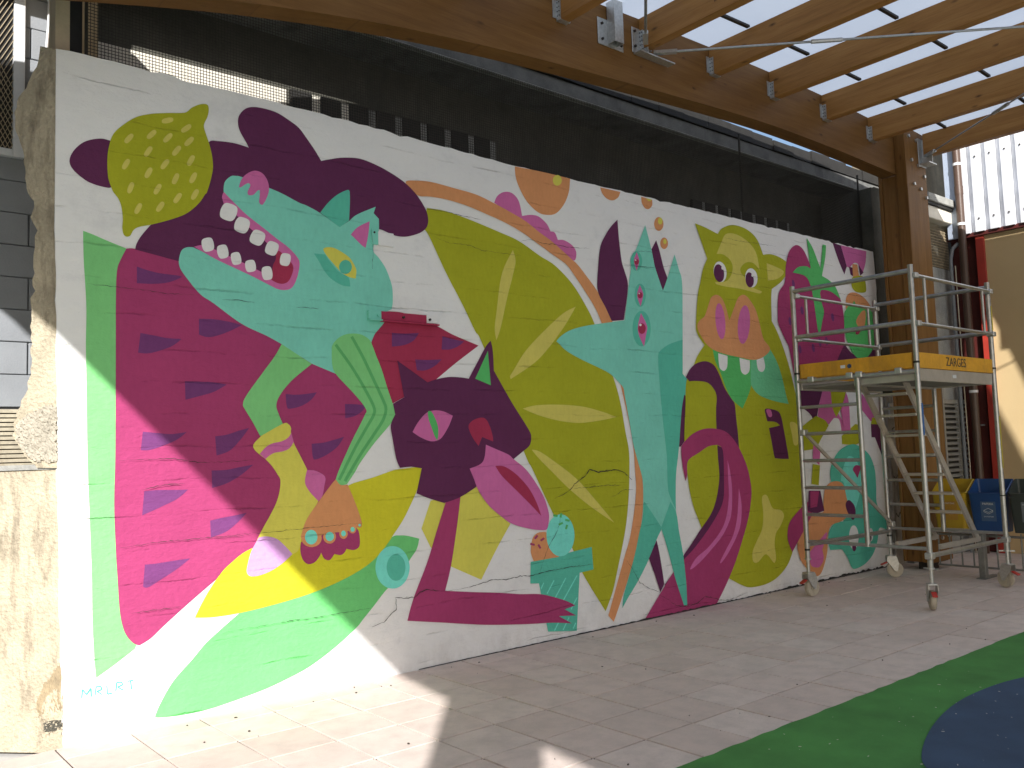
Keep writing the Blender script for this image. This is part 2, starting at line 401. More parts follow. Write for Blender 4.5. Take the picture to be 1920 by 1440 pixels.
tag(struct(obj('rubber_island', bm, BLUE)), 'rounded blue rubber island set in the green play surface')

# ------------------------------------------------------------------ mural wall
mural = empty('mural_wall', (0, 0, 0))
tag(mural, 'long white masonry wall covered with a bright cartoon monster and fruit mural', 'wall')
top = [(-0.063, 4.075), (0.099, 4.083), (0.348, 4.085), (1.19, 4.077), (2.214, 4.064), (3.486, 4.032), (5.549, 4.036), (7.256, 4.032), (8.609, 4.031), (9.609, 4.034)]
right = [(9.631, 3.558), (9.627, 2.999), (9.614, 2.169), (9.60, 1.349), (9.575, 0.54), (9.54, -0.03)]
left = [(0.0, -0.03), (-0.022, 0.902), (-0.047, 2.128), (-0.062, 3.075)]
rw = random.Random(11)
out = []
for a, b_ in zip(top[:-1], top[1:]):
    n = max(2, int((b_[0] - a[0]) / 0.07))
    for k in range(n): out.append((a[0] + (b_[0] - a[0]) * k / n, a[1] + (b_[1] - a[1]) * k / n + rw.uniform(-0.002, 0.007) + (rw.random() < .06) * -0.012))
out.append(top[-1])
def rag(seq, amp):
    o_ = []
    for a, b_ in zip(seq[:-1], seq[1:]):
        n = max(2, int(abs(b_[1] - a[1]) / 0.08))
        for k in range(n): o_.append((a[0] + (b_[0] - a[0]) * k / n + rw.uniform(-amp, amp), a[1] + (b_[1] - a[1]) * k / n))
    o_.append(seq[-1]); return o_
out += rag(right, 0.010) + rag(left, 0.004)
bm = bmesh.new(); extr(bm, [Vector((x_, 0, z_)) for x_, z_ in out], (0, 0.2, 0))
obj('wall_body', bm, WHITE, mural)
SHAPES = """painted_rind||green|1|92,2991* 149,2975 225,2949 339,2914* 365,2604* 325,2141* 326,1175* 419,564* 391,486* 276,413 174,355* 162,491 152,712 148,943 135,1284 122,1628 114,2070 110,2302 112,2501 106,2645 96,2806 92,2952
painted_melon||magenta|2|339,2914* 305,2840 284,2768 278,2596 278,2269 277,1672 271,1354 281,1078 290,927 303,728 321,626 345,566 382,519 416,501* 481,532 554,591 667,678 781,762 905,850 1120,1005 1464,1117* 1797,1466* 2068,1844* 2073,2040* 1992,2431* 1251,2682* 884,2862* 658,2871* 412,2917
painted_melon_slice||red|1|2037,2433* 2102,2508 2141,2599* 2189,2659 2240,2671 2368,2665 2538,2607 2663,2586 2815,2528 3064,2456* 2834,2307 2639,2170* 2547,2110* 2362,2085* 2336,2024* 2231,1975* 2145,2200*
melon_seed|painted_melon|seed|3|400,2808* 460,2793 542,2781 671,2776 650,2754 583,2725 501,2709 400,2703*
melon_seed|painted_melon|seed|3|785,2510* 881,2513 970,2506 1075,2488* 988,2441 898,2404 837,2393 785,2406*
melon_seed|painted_melon|seed|3|422,2394* 500,2384 582,2372 675,2372* 615,2323 525,2285 460,2268 408,2271*
melon_seed|painted_melon|seed|3|694,2102* 792,2102 879,2100 967,2087* 878,2037 774,2005 697,1984*
melon_seed|painted_melon|seed|3|436,1784* 524,1775 613,1768 705,1780* 646,1734 564,1698 476,1671 424,1672*
melon_seed|painted_melon|seed|3|887,1750* 965,1760 1046,1785 1117,1802* 1054,1723 982,1655 895,1625*
melon_seed|painted_melon|seed|3|862,1531* 954,1531 1044,1545 1143,1559* 1061,1496 962,1444 865,1419*
melon_seed|painted_melon|seed|3|444,1420* 523,1424 621,1419 712,1417* 645,1364 539,1317 432,1275*
melon_seed|painted_melon|seed|3|851,1212* 925,1224 1014,1234 1095,1246* 1031,1186 951,1132 855,1106*
melon_seed|painted_melon|seed|3|448,977* 523,977 619,983 723,987* 644,932 538,874 467,839 437,846*
melon_seed|painted_melon|seed|3|1379,2033* 1448,2029 1528,2035 1615,2049* 1568,1994 1496,1952 1412,1932 1387,1946
melon_seed|painted_melon|seed|3|1834,1969* 1915,1968 2003,1961* 1980,1922 1914,1883 1835,1866*
melon_seed|painted_melon|seed|3|1568,1689* 1655,1695 1739,1713 1824,1735* 1769,1665 1684,1610 1602,1580 1576,1595
melon_seed|painted_melon|seed|2|2242,2510* 2340,2509 2488,2523* 2435,2461 2350,2422 2240,2404*
melon_seed|painted_melon|seed|2|2707,2511* 2814,2493 2919,2481* 2851,2436 2772,2409 2695,2405*
melon_seed|painted_melon|seed|2|2446,2317* 2554,2317 2695,2328* 2627,2273 2539,2236 2459,2233*
painted_cloud||purple|1|245,3576* 186,3578 102,3543 43,3482 14,3411 34,3356 103,3303 163,3284 224,3278 245,3281* 348,3373* 348,3543*
painted_cloud||purple|3|857,3692 925,3714 1035,3722 1133,3712* 1110,3752 1073,3811 1059,3864 1067,3921 1113,3980 1178,4007 1267,4012 1346,4003 1434,3969 1506,3931 1567,3866 1629,3792 1678,3723* 1743,3747 1843,3779 1977,3801 2091,3790 2230,3754 2373,3696 2493,3611 2575,3509 2598,3436 2586,3370 2534,3320 2459,3285 2370,3260 2274,3260 2148,3288 2055,3234* 1655,2871* 883,2791* 658,2871* 390,2914* 399,2952 428,3007 483,3082* 609,3177* 817,3565*
painted_lemon||olive|4|801,3937 844,3947 858,3925 851,3869 825,3801 839,3743 860,3682 878,3606 884,3524 869,3442 844,3355 830,3335 787,3267 711,3192 616,3139 493,3087 412,3059 380,3034 361,2998 339,2988 321,3002 314,3041 317,3099 308,3174 289,3222 261,3257 242,3304 230,3352 226,3452 235,3537 260,3620 316,3690 396,3759 484,3800 584,3829 679,3851 713,3866 748,3903
lemon_dash|painted_lemon|lolive|5|626,3797 620,3780 593,3764 564,3756 553,3764 559,3781 586,3797 615,3806
lemon_dash|painted_lemon|lolive|5|740,3783 740,3766 719,3741 692,3722 678,3724 677,3741 699,3766 725,3786
lemon_dash|painted_lemon|lolive|5|376,3645 379,3631 364,3603 343,3580 329,3580 325,3594 340,3621 361,3644
lemon_dash|painted_lemon|lolive|5|516,3698 519,3683 500,3656 477,3635 463,3636 461,3651 479,3678 502,3699
lemon_dash|painted_lemon|lolive|5|617,3699 620,3684 603,3657 580,3634 565,3634 562,3649 579,3676 602,3699
lemon_dash|painted_lemon|lolive|5|755,3704 758,3689 740,3661 716,3638 700,3638 697,3653 715,3681 739,3704
lemon_dash|painted_lemon|lolive|5|490,3587 495,3573 482,3545 463,3519 448,3517 443,3531 456,3559 474,3585
lemon_dash|painted_lemon|lolive|5|671,3627 675,3612 659,3584 638,3559 622,3558 618,3573 633,3601 655,3626
lemon_dash|painted_lemon|lolive|5|757,3583 764,3570 753,3540 735,3512 719,3508 712,3522 723,3552 741,3579
lemon_dash|painted_lemon|lolive|5|353,3480 359,3467 348,3438 331,3413 317,3410 311,3423 321,3451 339,3477
lemon_dash|painted_lemon|lolive|5|595,3524 600,3510 585,3481 565,3457 549,3455 545,3469 559,3498 579,3522
lemon_dash|painted_lemon|lolive|5|488,3451 495,3438 485,3409 468,3383 453,3379 446,3392 456,3421 473,3447
lemon_dash|painted_lemon|lolive|5|655,3444 663,3432 654,3402 639,3374 623,3369 615,3381 624,3411 639,3439
lemon_dash|painted_lemon|lolive|5|771,3471 778,3458 768,3427 750,3400 734,3395 727,3408 737,3438 755,3466
lemon_dash|painted_lemon|lolive|5|376,3337 384,3325 377,3296 364,3269 350,3263 342,3275 348,3304 361,3331
lemon_dash|painted_lemon|lolive|5|544,3355 551,3342 540,3313 523,3287 508,3283 501,3296 512,3325 529,3351
lemon_dash|painted_lemon|lolive|5|783,3361 790,3347 778,3317 760,3291 744,3287 737,3300 748,3330 766,3357
lemon_dash|painted_lemon|lolive|5|425,3211 432,3199 422,3170 406,3144 392,3140 385,3153 394,3181 410,3207
lemon_dash|painted_lemon|lolive|5|563,3242 569,3228 556,3200 537,3176 522,3174 516,3187 529,3216 548,3240
lemon_dash|painted_lemon|lolive|5|673,3317 679,3303 665,3274 646,3249 630,3247 624,3261 638,3289 657,3314
painted_beast||teal|4|955,3374 963,3441 1004,3488 1041,3498 1089,3496 1272,3457 1378,3430 1498,3388 1559,3375 1663,3337 1816,3257* 1900,3317* 1968,3375 2148,3468* 2149,3300 2133,3237 2104,3172 2098,3110 2143,3067 2197,3000 2233,2923 2254,2851 2256,2750 2245,2688* 2189,2659 2150,2608 2177,2586 2130,2530 2092,2488 2064,2431* 2033,2275* 1765,2184* 1578,2249* 1352,2376* 1248,2425 1069,2497 882,2618 795,2670 709,2766 665,2830 659,2882 676,2943 710,2968 751,2973* 884,2926* 1139,2836* 1291,2781* 1429,2810* 1451,2925* 1333,3054* 1124,3200* 966,3339*
beast_gum|painted_beast|pink|5|755,2977* 884,2919 973,2886 1139,2828 1279,2773 1330,2755 1377,2752 1428,2768 1461,2813 1486,2884 1496,2960 1472,3003 1413,3056 1334,3103 1238,3164 1113,3242 1021,3316 955,3374* 944,3336 958,3284* 1049,3218 1131,3153 1240,3075 1321,3004* 1254,2885* 1219,2859* 1110,2902 992,2942 884,2979 810,2995
beast_mouth|painted_beast|purple|6|772,2986* 810,2995 884,2979 992,2942 1110,2902 1219,2859 1284,2818* 1351,2914* 1321,3004* 1240,3079 1131,3156 1049,3222 962,3295* 886,3219*
beast_tongue|painted_beast|red|7|1321,3004* 1345,3022 1396,2979 1439,2943 1446,2898 1417,2827 1377,2797 1330,2796 1284,2814* 1292,2863 1297,2915 1317,2958
beast_tooth|painted_beast|white|7|1041,3230 1019,3192 991,3181 944,3191 928,3211 934,3252 956,3291 983,3302 1031,3292 1048,3272
beast_tooth|painted_beast|white|8|1128,3155 1108,3120 1082,3110 1039,3120 1024,3138 1030,3176 1050,3211 1075,3221 1119,3212 1134,3193
beast_tooth|painted_beast|white|7|1234,3079 1211,3047 1185,3040 1144,3053 1131,3073 1141,3109 1163,3142 1189,3149 1230,3136 1244,3116
beast_tooth|painted_beast|white|8|1334,3024 1316,2992 1292,2983 1254,2992 1240,3009 1247,3043 1265,3075 1288,3084 1327,3075 1341,3058
beast_tooth|painted_beast|white|8|1427,2965 1415,2934 1396,2922 1362,2924 1348,2937 1349,2969 1360,3000 1379,3011 1414,3010 1428,2997
beast_tooth|painted_beast|white|7|885,3016 886,2984 872,2966 837,2954 818,2961 806,2989 805,3021 819,3039 854,3051 874,3045
beast_tooth|painted_beast|white|7|982,2981 984,2949 971,2931 938,2920 920,2927 908,2956 907,2989 920,3006 953,3017 971,3010
beast_tooth|painted_beast|white|7|1070,2944 1072,2914 1060,2898 1029,2888 1012,2895 1002,2922 1000,2952 1012,2968 1043,2978 1059,2971
beast_tooth|painted_beast|white|7|1173,2904 1173,2874 1159,2859 1126,2850 1109,2856 1099,2883 1099,2912 1113,2928 1145,2937 1163,2931
beast_tooth|painted_beast|white|8|1292,2866 1291,2832 1277,2816 1242,2808 1225,2817 1215,2848 1216,2881 1230,2898 1264,2906 1282,2897
beast_nose|painted_beast|pink|5|1061,3428 1084,3488 1127,3534 1180,3559 1232,3547 1266,3501 1275,3446 1260,3387 1228,3331 1203,3341 1207,3388 1207,3427 1188,3418 1164,3390 1130,3380 1121,3402 1141,3449 1128,3463 1103,3449 1075,3426
beast_ear|painted_beast|dteal|5|1663,3341* 1728,3425 1805,3497 1888,3545 1905,3533* 1905,3453 1895,3317* 1817,3256*
beast_ear|painted_beast|pink|5|2069,3337* 2055,3234 2030,3130* 1997,3146 1942,3189 1907,3214* 1966,3277
beast_eye|painted_beast|dteal|5|1608,3037* 1695,3040* 1731,2995 1805,2925 1880,2894 1895,2827* 1825,2830 1739,2870 1687,2922 1646,2985
beast_eye|painted_beast|yellow|6|1682,3075 1712,3095 1765,3097 1829,3075 1894,3039 1932,2989 1948,2951 1941,2891* 1891,2895 1826,2923 1763,2979 1710,3032
beast_pupil|painted_beast|dteal|7|1911,2973 1900,2941 1873,2920 1841,2916 1815,2932 1805,2962 1816,2993 1843,3015 1875,3019 1901,3003
beast_leg|painted_beast|green|5|1354,2376* 1577,2247* 1429,2130 1340,2028 1310,1954 1328,1891 1356,1827* 1193,1746* 1138,1846 1088,1926 1075,1961 1103,2024 1226,2188 1304,2291
painted_leaf||leafgreen|1|506,64* 537,133 617,254 732,362 823,452 955,548 1080,632* 1618,740* 2045,880* 2197,989 2275,998 2345,988 2444,960* 2418,883 2354,810 2243,666 2151,620 2036,513 1947,432 1894,384 1732,280 1528,179 1333,120 1147,80 865,43 681,39 537,54
painted_leaf||leafyellow|3|750,617* 784,682 835,765 905,857 976,924 1120,1009 1384,1052* 1627,1288* 1843,1384* 1903,1404 2058,1436 2228,1480 2345,1491 2455,1495 2479,1482* 2473,1418 2431,1319 2376,1223 2302,1109 2215,1007 2145,928 2044,842 1911,773 1720,709 1516,662 1272,627 1044,606 869,604
beast_leg|painted_beast|green|5|1735,2339 1741,2388 1784,2438 1850,2473 1927,2484 1993,2475 2048,2444 2070,2405 2102,2327 2145,2230 2188,2102 2232,1983 2253,1913 2240,1863 2192,1804 2064,1678 1950,1546 1905,1480 1838,1396* 1785,1394 1749,1435* 1788,1523 1888,1710 1991,1883 2003,1937 1906,2047 1769,2178 1738,2244
leg_stripe|painted_beast|sgreen|6|1758,2387* 1889,2225 1995,2063 2059,1948 2057,1896 2001,1810 1898,1657 1787,1471 1765,1434* 1786,1424* 1808,1461 1919,1647 2022,1800 2081,1889 2082,1955 2017,2074 1909,2237 1777,2401*
leg_stripe|painted_beast|sgreen|6|1888,2454* 1978,2307 2064,2143 2140,1997 2162,1933 2136,1858 2055,1752 1941,1609 1829,1451 1813,1423* 1833,1412* 1850,1439 1961,1597 2076,1740 2159,1849 2187,1933 2163,2006 2087,2153 2000,2318 1909,2465*
beast_sock|painted_beast|yellow|6|1202,1750* 1146,1695 1150,1660 1187,1624 1229,1591 1276,1541 1313,1486 1332,1449 1326,1378 1301,1299 1253,1213 1195,1121 1158,1054* 1231,960* 1412,942* 1461,973 1483,1061 1514,1149 1565,1218 1612,1291* 1530,1513* 1481,1607 1433,1699 1414,1768 1415,1800 1395,1827 1356,1829
sock_stripe|painted_beast|pink|7|1187,1628* 1230,1672 1278,1697 1345,1710 1394,1736 1416,1768* 1433,1704* 1403,1663 1354,1642 1296,1634 1258,1617 1227,1593*
sock_heel|painted_beast|pink|7|1529,1509* 1590,1502 1651,1472 1669,1443 1660,1397 1643,1324 1612,1291* 1557,1347 1518,1404 1514,1450
sock_toe|painted_beast|lilac|7|1176,1079* 1232,1080 1298,1059 1355,1010 1412,946* 1344,896 1258,852 1174,831 1114,833 1090,862 1097,913 1120,988 1148,1037
toe_shadow|painted_beast|magenta|7|1477,1021* 1471,963 1490,898 1529,867 1579,876 1615,913 1626,935* 1651,891 1692,878 1729,916* 1776,904 1807,917 1824,943* 1882,929 1926,948 1933,1004 1923,1062 1897,1092* 1644,1075*
beast_foot|painted_beast|orange|8|1749,1435* 1785,1394 1842,1393* 1885,1301 1931,1184 1951,1116 1940,1084 1913,1086* 1832,1064* 1654,1065* 1572,1017* 1482,1043 1488,1097 1524,1176 1607,1280 1712,1399
beast_toe|painted_beast|orange|9|1632,1033 1616,999 1578,981 1531,985 1493,1010 1479,1046 1494,1080 1532,1099 1580,1095 1618,1070
beast_toe|painted_beast|orange|9|1742,1035 1732,1007 1707,992 1676,995 1652,1014 1643,1043 1653,1070 1678,1086 1709,1083 1733,1064
beast_toe|painted_beast|orange|9|1836,1047 1829,1027 1811,1015 1791,1017 1774,1032 1768,1053 1775,1073 1792,1085 1813,1083 1829,1069
beast_toe|painted_beast|orange|9|1905,1073 1899,1056 1883,1047 1865,1049 1850,1060 1845,1077 1851,1093 1866,1102 1885,1101 1899,1090
beast_toe|painted_beast|orange|10|1951,1099 1947,1088 1937,1082 1925,1083 1915,1091 1912,1102 1916,1113 1926,1119 1938,1118 1947,1111
toe_nail|painted_beast|lteal|10|1599,1044 1585,1010 1551,998 1518,1016 1505,1052 1519,1086 1553,1098 1586,1081
toe_nail|painted_beast|lteal|10|1726,1038 1716,1016 1692,1008 1669,1020 1660,1043 1670,1065 1693,1073 1717,1061
toe_nail|painted_beast|lteal|10|1821,1051 1815,1037 1801,1032 1788,1039 1783,1054 1789,1068 1802,1073 1815,1066
toe_nail|painted_beast|lteal|10|1892,1074 1887,1062 1874,1058 1862,1064 1858,1076 1863,1088 1875,1092 1887,1086
toe_nail|painted_beast|lteal|11|1941,1100 1938,1093 1931,1091 1924,1095 1922,1101 1925,1108 1932,1110 1938,1107
painted_egg||lteal|4|2351,757 2319,668 2244,621 2154,632 2083,696 2058,788 2088,875 2161,924 2252,915 2324,851
egg_yolk|painted_egg|dteal|5|2313,761 2296,705 2254,675 2205,680 2166,720 2152,778 2169,833 2210,864 2259,859 2299,819
painted_citrus||olive|4|2590,3520* 2770,3522 3009,3488 3315,3428 3530,3379 3768,3278 3941,3213 4142,3071 4299,2891 4406,2728 4566,2378 4689,2070 4755,1748 4793,1540 4774,1236 4737,1003 4681,789 4571,489 4498,308 4400,152* 4135,513 4019,745 3804,1067 3597,1437 3509,1586 3118,2441 3030,2576 2914,2776 2754,3028 2609,3288 2560,3345*
citrus_highlight|painted_citrus|lolive|5|3461,3292* 3486,3198 3445,3057 3378,2869 3299,2616 3249,2510* 3236,2611 3265,2769 3309,2997 3361,3138
citrus_highlight|painted_citrus|lolive|5|4177,2866* 4078,2739 3989,2637 3842,2488 3663,2341 3390,2192* 3385,2218 3422,2264 3565,2437 3787,2624 4016,2791
citrus_highlight|painted_citrus|lolive|5|3511,1947* 3664,1976 3927,1984 4218,1969 4469,1923 4642,1877* 4413,1844 4161,1825 3920,1845 3690,1891
citrus_highlight|painted_citrus|lolive|5|3594,1602* 3676,1586 3825,1508 4102,1336 4322,1143 4557,919* 4382,1015 4204,1121 4001,1260 3805,1417 3673,1524
painted_bubble||pink|1|3275,3672* 3313,3736 3387,3782 3476,3786 3548,3728 3580,3604* 3680,3629 3772,3627 3864,3575 3905,3515* 3956,3510 3990,3449* 4067,3456 4164,3423 4211,3368 4199,3299 4165,3283* 3935,3406* 3615,3551* 3410,3619*
citrus_peel|painted_citrus|orange|5|2397,3696 2521,3726 2648,3736 2840,3726 3083,3709 3267,3667 3439,3620 3616,3563 3766,3490 3932,3417 4141,3298 4218,3254 4314,3171 4464,3028 4561,2888 4639,2774 4784,2437 4883,2038 4939,1636 4959,1386 4955,1088 4901,834 4788,562 4651,303 4496,45* 4431,110* 4565,385 4669,598 4751,759 4813,949 4865,1192 4863,1380 4850,1628 4770,1986 4651,2381 4490,2758 4402,2899 4274,3045 4147,3178 4072,3242 3914,3310 3730,3391 3563,3462 3377,3519 3178,3562 2970,3601 2774,3618 2619,3615 2528,3604 2468,3620*
painted_cloud||purple|6|2230,3746* 2373,3696 2493,3611 2575,3509 2598,3436 2586,3370 2534,3320 2459,3285 2370,3260 2274,3260* 2105,3404*
painted_ball||orange|1|3516,4028* 3839,4038 4171,4037* 4148,3910 4084,3789 3981,3689 3868,3657 3759,3667 3639,3742 3554,3857 3520,3945
ball_glint|painted_ball|yellow|2|4064,4002 4052,3971 4024,3949 3990,3943 3964,3956 3956,3983 3967,4014 3995,4036 4028,4043 4055,4029
painted_ball||orange|1|4557,4023* 4831,4025* 4797,3967 4721,3925 4640,3929 4580,3970
painted_ball||orange|1|5126,4028* 5286,4021* 5282,3966 5230,3921 5171,3922 5130,3969
ball_glint|painted_ball|yellow|2|5188,4025* 5282,4023* 5261,4006 5226,4003
painted_ball||orange|1|5440,3802 5424,3758 5387,3728 5343,3721 5310,3742 5299,3782 5315,3825 5352,3856 5396,3862 5430,3842
ball_glint|painted_ball|yellow|2|5426,3830 5418,3808 5400,3792 5379,3789 5362,3800 5357,3819 5365,3841 5383,3857 5405,3860 5421,3849
painted_ball||orange|1|5496,3613 5482,3577 5451,3552 5415,3548 5387,3565 5378,3598 5391,3634 5422,3659 5459,3664 5487,3646
ball_glint|painted_ball|yellow|2|5473,3627 5467,3611 5454,3600 5439,3598 5427,3606 5424,3620 5429,3636 5442,3647 5457,3649 5469,3641
painted_kite||yellow|1|2555,1236* 3010,1323* 3061,1244 3139,1146 3339,1003* 3192,822 3020,588* 2728,723* 2544,887* 2466,1033*
painted_cup||dteal|5|3540,673* 4257,730* 4268,533* 4098,523* 4037,37* 3706,80* 3624,488* 3529,497*
cup_stripe|painted_cup|lteal|6|3671,490* 3639,444* 3650,439* 3682,485*
cup_stripe|painted_cup|lteal|6|3788,496* 3704,396* 3715,390* 3799,491*
cup_stripe|painted_cup|lteal|6|3925,500* 3796,351* 3807,345* 3935,494*
cup_stripe|painted_cup|lteal|6|4060,507* 3884,314* 3895,308* 4071,501*
cup_stripe|painted_cup|lteal|6|4050,320* 3973,229* 3984,223* 4061,315*
cup_stripe|painted_cup|lteal|6|3821,139* 3772,80* 3783,74* 3832,133*
cup_stripe|painted_cup|lteal|6|3946,165* 3871,70* 3882,65* 3957,160*
cup_stripe|painted_cup|lteal|6|4022,109* 3988,63* 3999,58* 4034,104*
ice_scoop|painted_cup|orange|6|3546,776 3568,862 3614,900 3674,908 3734,894 3790,798 3862,684* 3574,675* 3550,732
ice_scoop|painted_cup|lteal|7|4052,849 4014,746 3928,689 3828,699 3751,770 3725,876 3761,977 3845,1036 3946,1029 4025,957
sprinkle|painted_cup|magenta|7|3601,853* 3635,878* 3618,891* 3584,865*
sprinkle|painted_cup|magenta|7|3663,830* 3706,848* 3694,863* 3651,845*
sprinkle|painted_cup|magenta|7|3538,815* 3586,801* 3593,817* 3545,831*
sprinkle|painted_cup|magenta|7|3620,805* 3644,771* 3663,777* 3640,812*
sprinkle|painted_cup|dgreen|8|3808,1030* 3859,1019* 3864,1036* 3813,1046*
sprinkle|painted_cup|dgreen|8|3905,1011* 3917,1048* 3894,1052* 3883,1015*
sprinkle|painted_cup|dgreen|8|3945,983* 3996,969* 4003,985* 3952,999*
sprinkle|painted_cup|dgreen|8|3875,946* 3923,959* 3914,975* 3865,962*
sprinkle|painted_cup|dgreen|8|3964,907* 3979,943* 3957,949* 3941,913*
cat_arm|painted_cat|magenta|7|2694,1219* 2836,1248* 2796,1032 2728,731 2666,546* 2927,504 3194,465 3403,428 3620,401 3769,360 3920,307 4031,253* 3901,237* 4036,167* 3834,190* 3981,108* 3758,146 3463,178 3049,234 2664,306 2319,371* 2380,533 2507,775 2599,997
painted_cat||purple|8|2282,2301* 2553,2143* 2639,2170 2762,2191 2882,2190 2951,2183* 3048,2325 3135,2451 3187,2502* 3206,2424 3211,2257* 3291,2140 3399,1987 3565,1773 3592,1705 3571,1638 3498,1591 3390,1528* 3040,1415* 2994,1319* 2833,1248 2679,1212* 2546,1253 2426,1300* 2479,1486* 2384,1502* 2284,1497* 2253,1566 2225,1717 2213,1816 2253,1895* 2236,1975* 2336,2024*
cat_eye|painted_cat|pink|9|2403,1762* 2453,1833 2529,1904 2604,1927 2692,1920 2783,1886* 2739,1801 2673,1718 2621,1693 2559,1691 2474,1721
cat_pupil|painted_cat|dgreen|10|2548,1915 2579,1917 2614,1863 2637,1801 2638,1739 2628,1695* 2604,1730 2575,1802 2552,1863
cat_cheek|painted_cat|red|9|2934,1799 2976,1847 3058,1871 3112,1858 3151,1798 3176,1722 3181,1677* 3068,1715* 3029,1644* 2971,1714
cat_ear|painted_cat|dgreen|9|3154,2417* 3174,2135* 3016,2185*
cat_tongue|painted_cat|pink|9|3104,1653* 3213,1613 3338,1566 3393,1526 3520,1439 3633,1312 3718,1184 3760,1058 3753,980 3728,926 3645,927 3498,956 3342,1006 3219,1085 3139,1144 3073,1211 3009,1300 2972,1386 2933,1467* 3044,1500 3086,1552
tongue_mark|painted_cat|red|10|3193,1479* 3291,1470 3417,1399 3543,1283 3626,1156 3673,1042* 3566,1138 3397,1280 3260,1395
monster_horn|painted_monster|purple|6|4770,3747* 4780,3553 4804,3351 4836,3265 4875,3154 4858,3024 4797,2790* 4633,2769* 4561,2885 4465,3038 4482,3251 4524,3456 4602,3580 4678,3667
monster_horn|painted_monster|purple|1|5318,3621* 5361,3522 5410,3367 5463,3259* 5401,3100* 5312,3250 5280,3353 5242,3521*
painted_trunk||purple|1|5633,2101* 5684,2088* 5644,1835 5620,1651* 5544,1586* 5513,1587* 5552,1836 5608,2034
painted_monster||teal|7|3927,2544 4007,2605 4140,2662 4377,2716 4806,2786* 4845,2947 4896,3171 4926,3288 4925,3380 4966,3447 5015,3495 5162,3751* 5239,3507 5276,3352 5379,3124* 5461,3266 5585,3512* 5640,3366 5681,3234 5658,2825 5620,2308* 5745,2199 5820,2077 5854,1970* 5629,2101* 5576,1941 5508,1574 5451,1342 5432,1188 5422,946 5449,775 5490,567 5517,283 5516,53* 5468,60* 5374,289 5297,535 5233,717 5193,811* 5117,717 4992,541 4833,363 4696,235 4613,151* 4641,266 4731,447 4814,622 4876,787 4937,940 4955,1088 4960,1286 4905,1462 4850,1638 4812,1837 4762,2086 4745,2155 4629,2247* 4526,2297 4192,2401 4032,2465 3951,2522
monster_side|painted_monster|dteal|8|5646,2652* 5446,2598 5305,2528 5261,2458 5266,2198 5288,1836 5320,1516 5315,1219 5339,1115 5417,983* 5432,1188 5451,1342 5508,1574 5576,1941 5629,2101* 5854,1970* 5820,2077 5745,2199 5620,2308*
monster_leg|painted_monster|dteal|8|4976,1081* 5180,847* 5193,811 5117,717 4992,541 4833,363 4696,235 4613,151* 4641,266 4731,447 4814,622 4876,787 4937,940 4953,1063
monster_leg|painted_monster|dteal|9|5343,1059* 5194,831* 5233,717 5297,535 5374,289 5468,60* 5516,53* 5517,283 5490,567 5449,775 5422,946
monster_eye|painted_monster|dteal|8|5091,3384 5072,3327 5030,3288 4980,3283 4943,3312 4931,3366 4950,3423 4992,3462 5041,3468 5080,3438
monster_eye|painted_monster|dteal|8|5121,3054 5101,2986 5058,2941 5009,2937 4972,2975 4961,3040 4980,3108 5023,3153 5072,3157 5110,3120
monster_eye|painted_monster|dteal|8|5171,2733 5139,2629 5069,2563 4990,2559 4930,2617 4912,2716 4943,2818 5011,2885 5091,2891 5153,2833
monster_eye|painted_monster|pink|9|5017,3464* 5048,3398 5038,3348 5005,3281* 4980,3341 4976,3390
monster_eye|painted_monster|pink|9|5041,3147* 5084,3071 5072,3013 5039,2937* 5005,3007 5000,3063
monster_eye|painted_monster|pink|9|5039,2875* 5119,2757 5100,2668 5063,2552* 4996,2661 4989,2748
monster_pupil|painted_monster|red|10|5043,3372 5032,3351 5008,3339 4986,3345 4978,3365 4989,3386 5012,3397 5035,3391
monster_pupil|painted_monster|red|10|5073,3050 5061,3027 5037,3016 5013,3023 5004,3044 5016,3067 5041,3078 5064,3071
monster_pupil|painted_monster|red|10|5098,2728 5079,2690 5041,2673 5004,2685 4991,2721 5009,2758 5047,2776 5084,2764
monster_glint|painted_monster|white|11|5006,3385 5001,3378 4991,3377 4987,3382 4992,3389 5001,3390
monster_glint|painted_monster|white|11|5036,3063 5031,3057 5021,3056 5017,3062 5022,3068 5032,3069
monster_glint|painted_monster|white|11|5041,2759 5031,2748 5014,2747 5006,2757 5016,2767 5033,2768
painted_ogre||olive|9|5934,3878* 6090,3861 6312,3818* 6382,3885 6556,3950 6747,3954 6911,3917 7033,3838 7121,3692* 7278,3717 7486,3692 7640,3617 7518,3479 7426,3408 7250,3318* 7229,3207 7214,2952* 7298,2850 7406,2674 7519,2424 7600,2165 7638,2013 7680,1678 7680,1375 7660,1075 7593,857 7492,609 7364,386 7247,253 7053,148 6831,100 6563,99 6409,140 6209,228* 5946,443* 5794,779 5693,980 5640,1151 5619,1309 5612,1440 5597,1667 5636,1968 5672,2235 5793,2390 5870,2501 5991,2617* 5879,2731 5871,2840 5918,3119 5973,3263 6028,3409 6108,3530*
ogre_face|painted_ogre|lolive|10|6271,3599* 6362,3732 6440,3829 6571,3859 6737,3840 6903,3773 6994,3679 7033,3511* 6922,3574 6786,3565 6683,3495 6690,3437 6770,3387* 6860,3307 6982,3282 7051,3269 7003,3244 6831,3253 6638,3264 6403,3263 6244,3273 6223,3295* 6408,3321 6509,3403 6540,3494 6499,3562 6386,3606
ogre_ear|painted_ogre|lolive|10|7177,3603* 7343,3583 7511,3540 7383,3450 7184,3407*
ogre_eye|painted_ogre|white|11|6424,3433 6412,3364 6362,3314 6293,3302 6233,3331 6203,3390 6215,3457 6264,3508 6332,3521 6393,3493
ogre_pupil|painted_ogre|purple|12|6381,3412 6372,3353 6333,3311 6279,3301 6231,3327 6206,3378 6215,3436 6253,3478 6307,3489 6356,3463
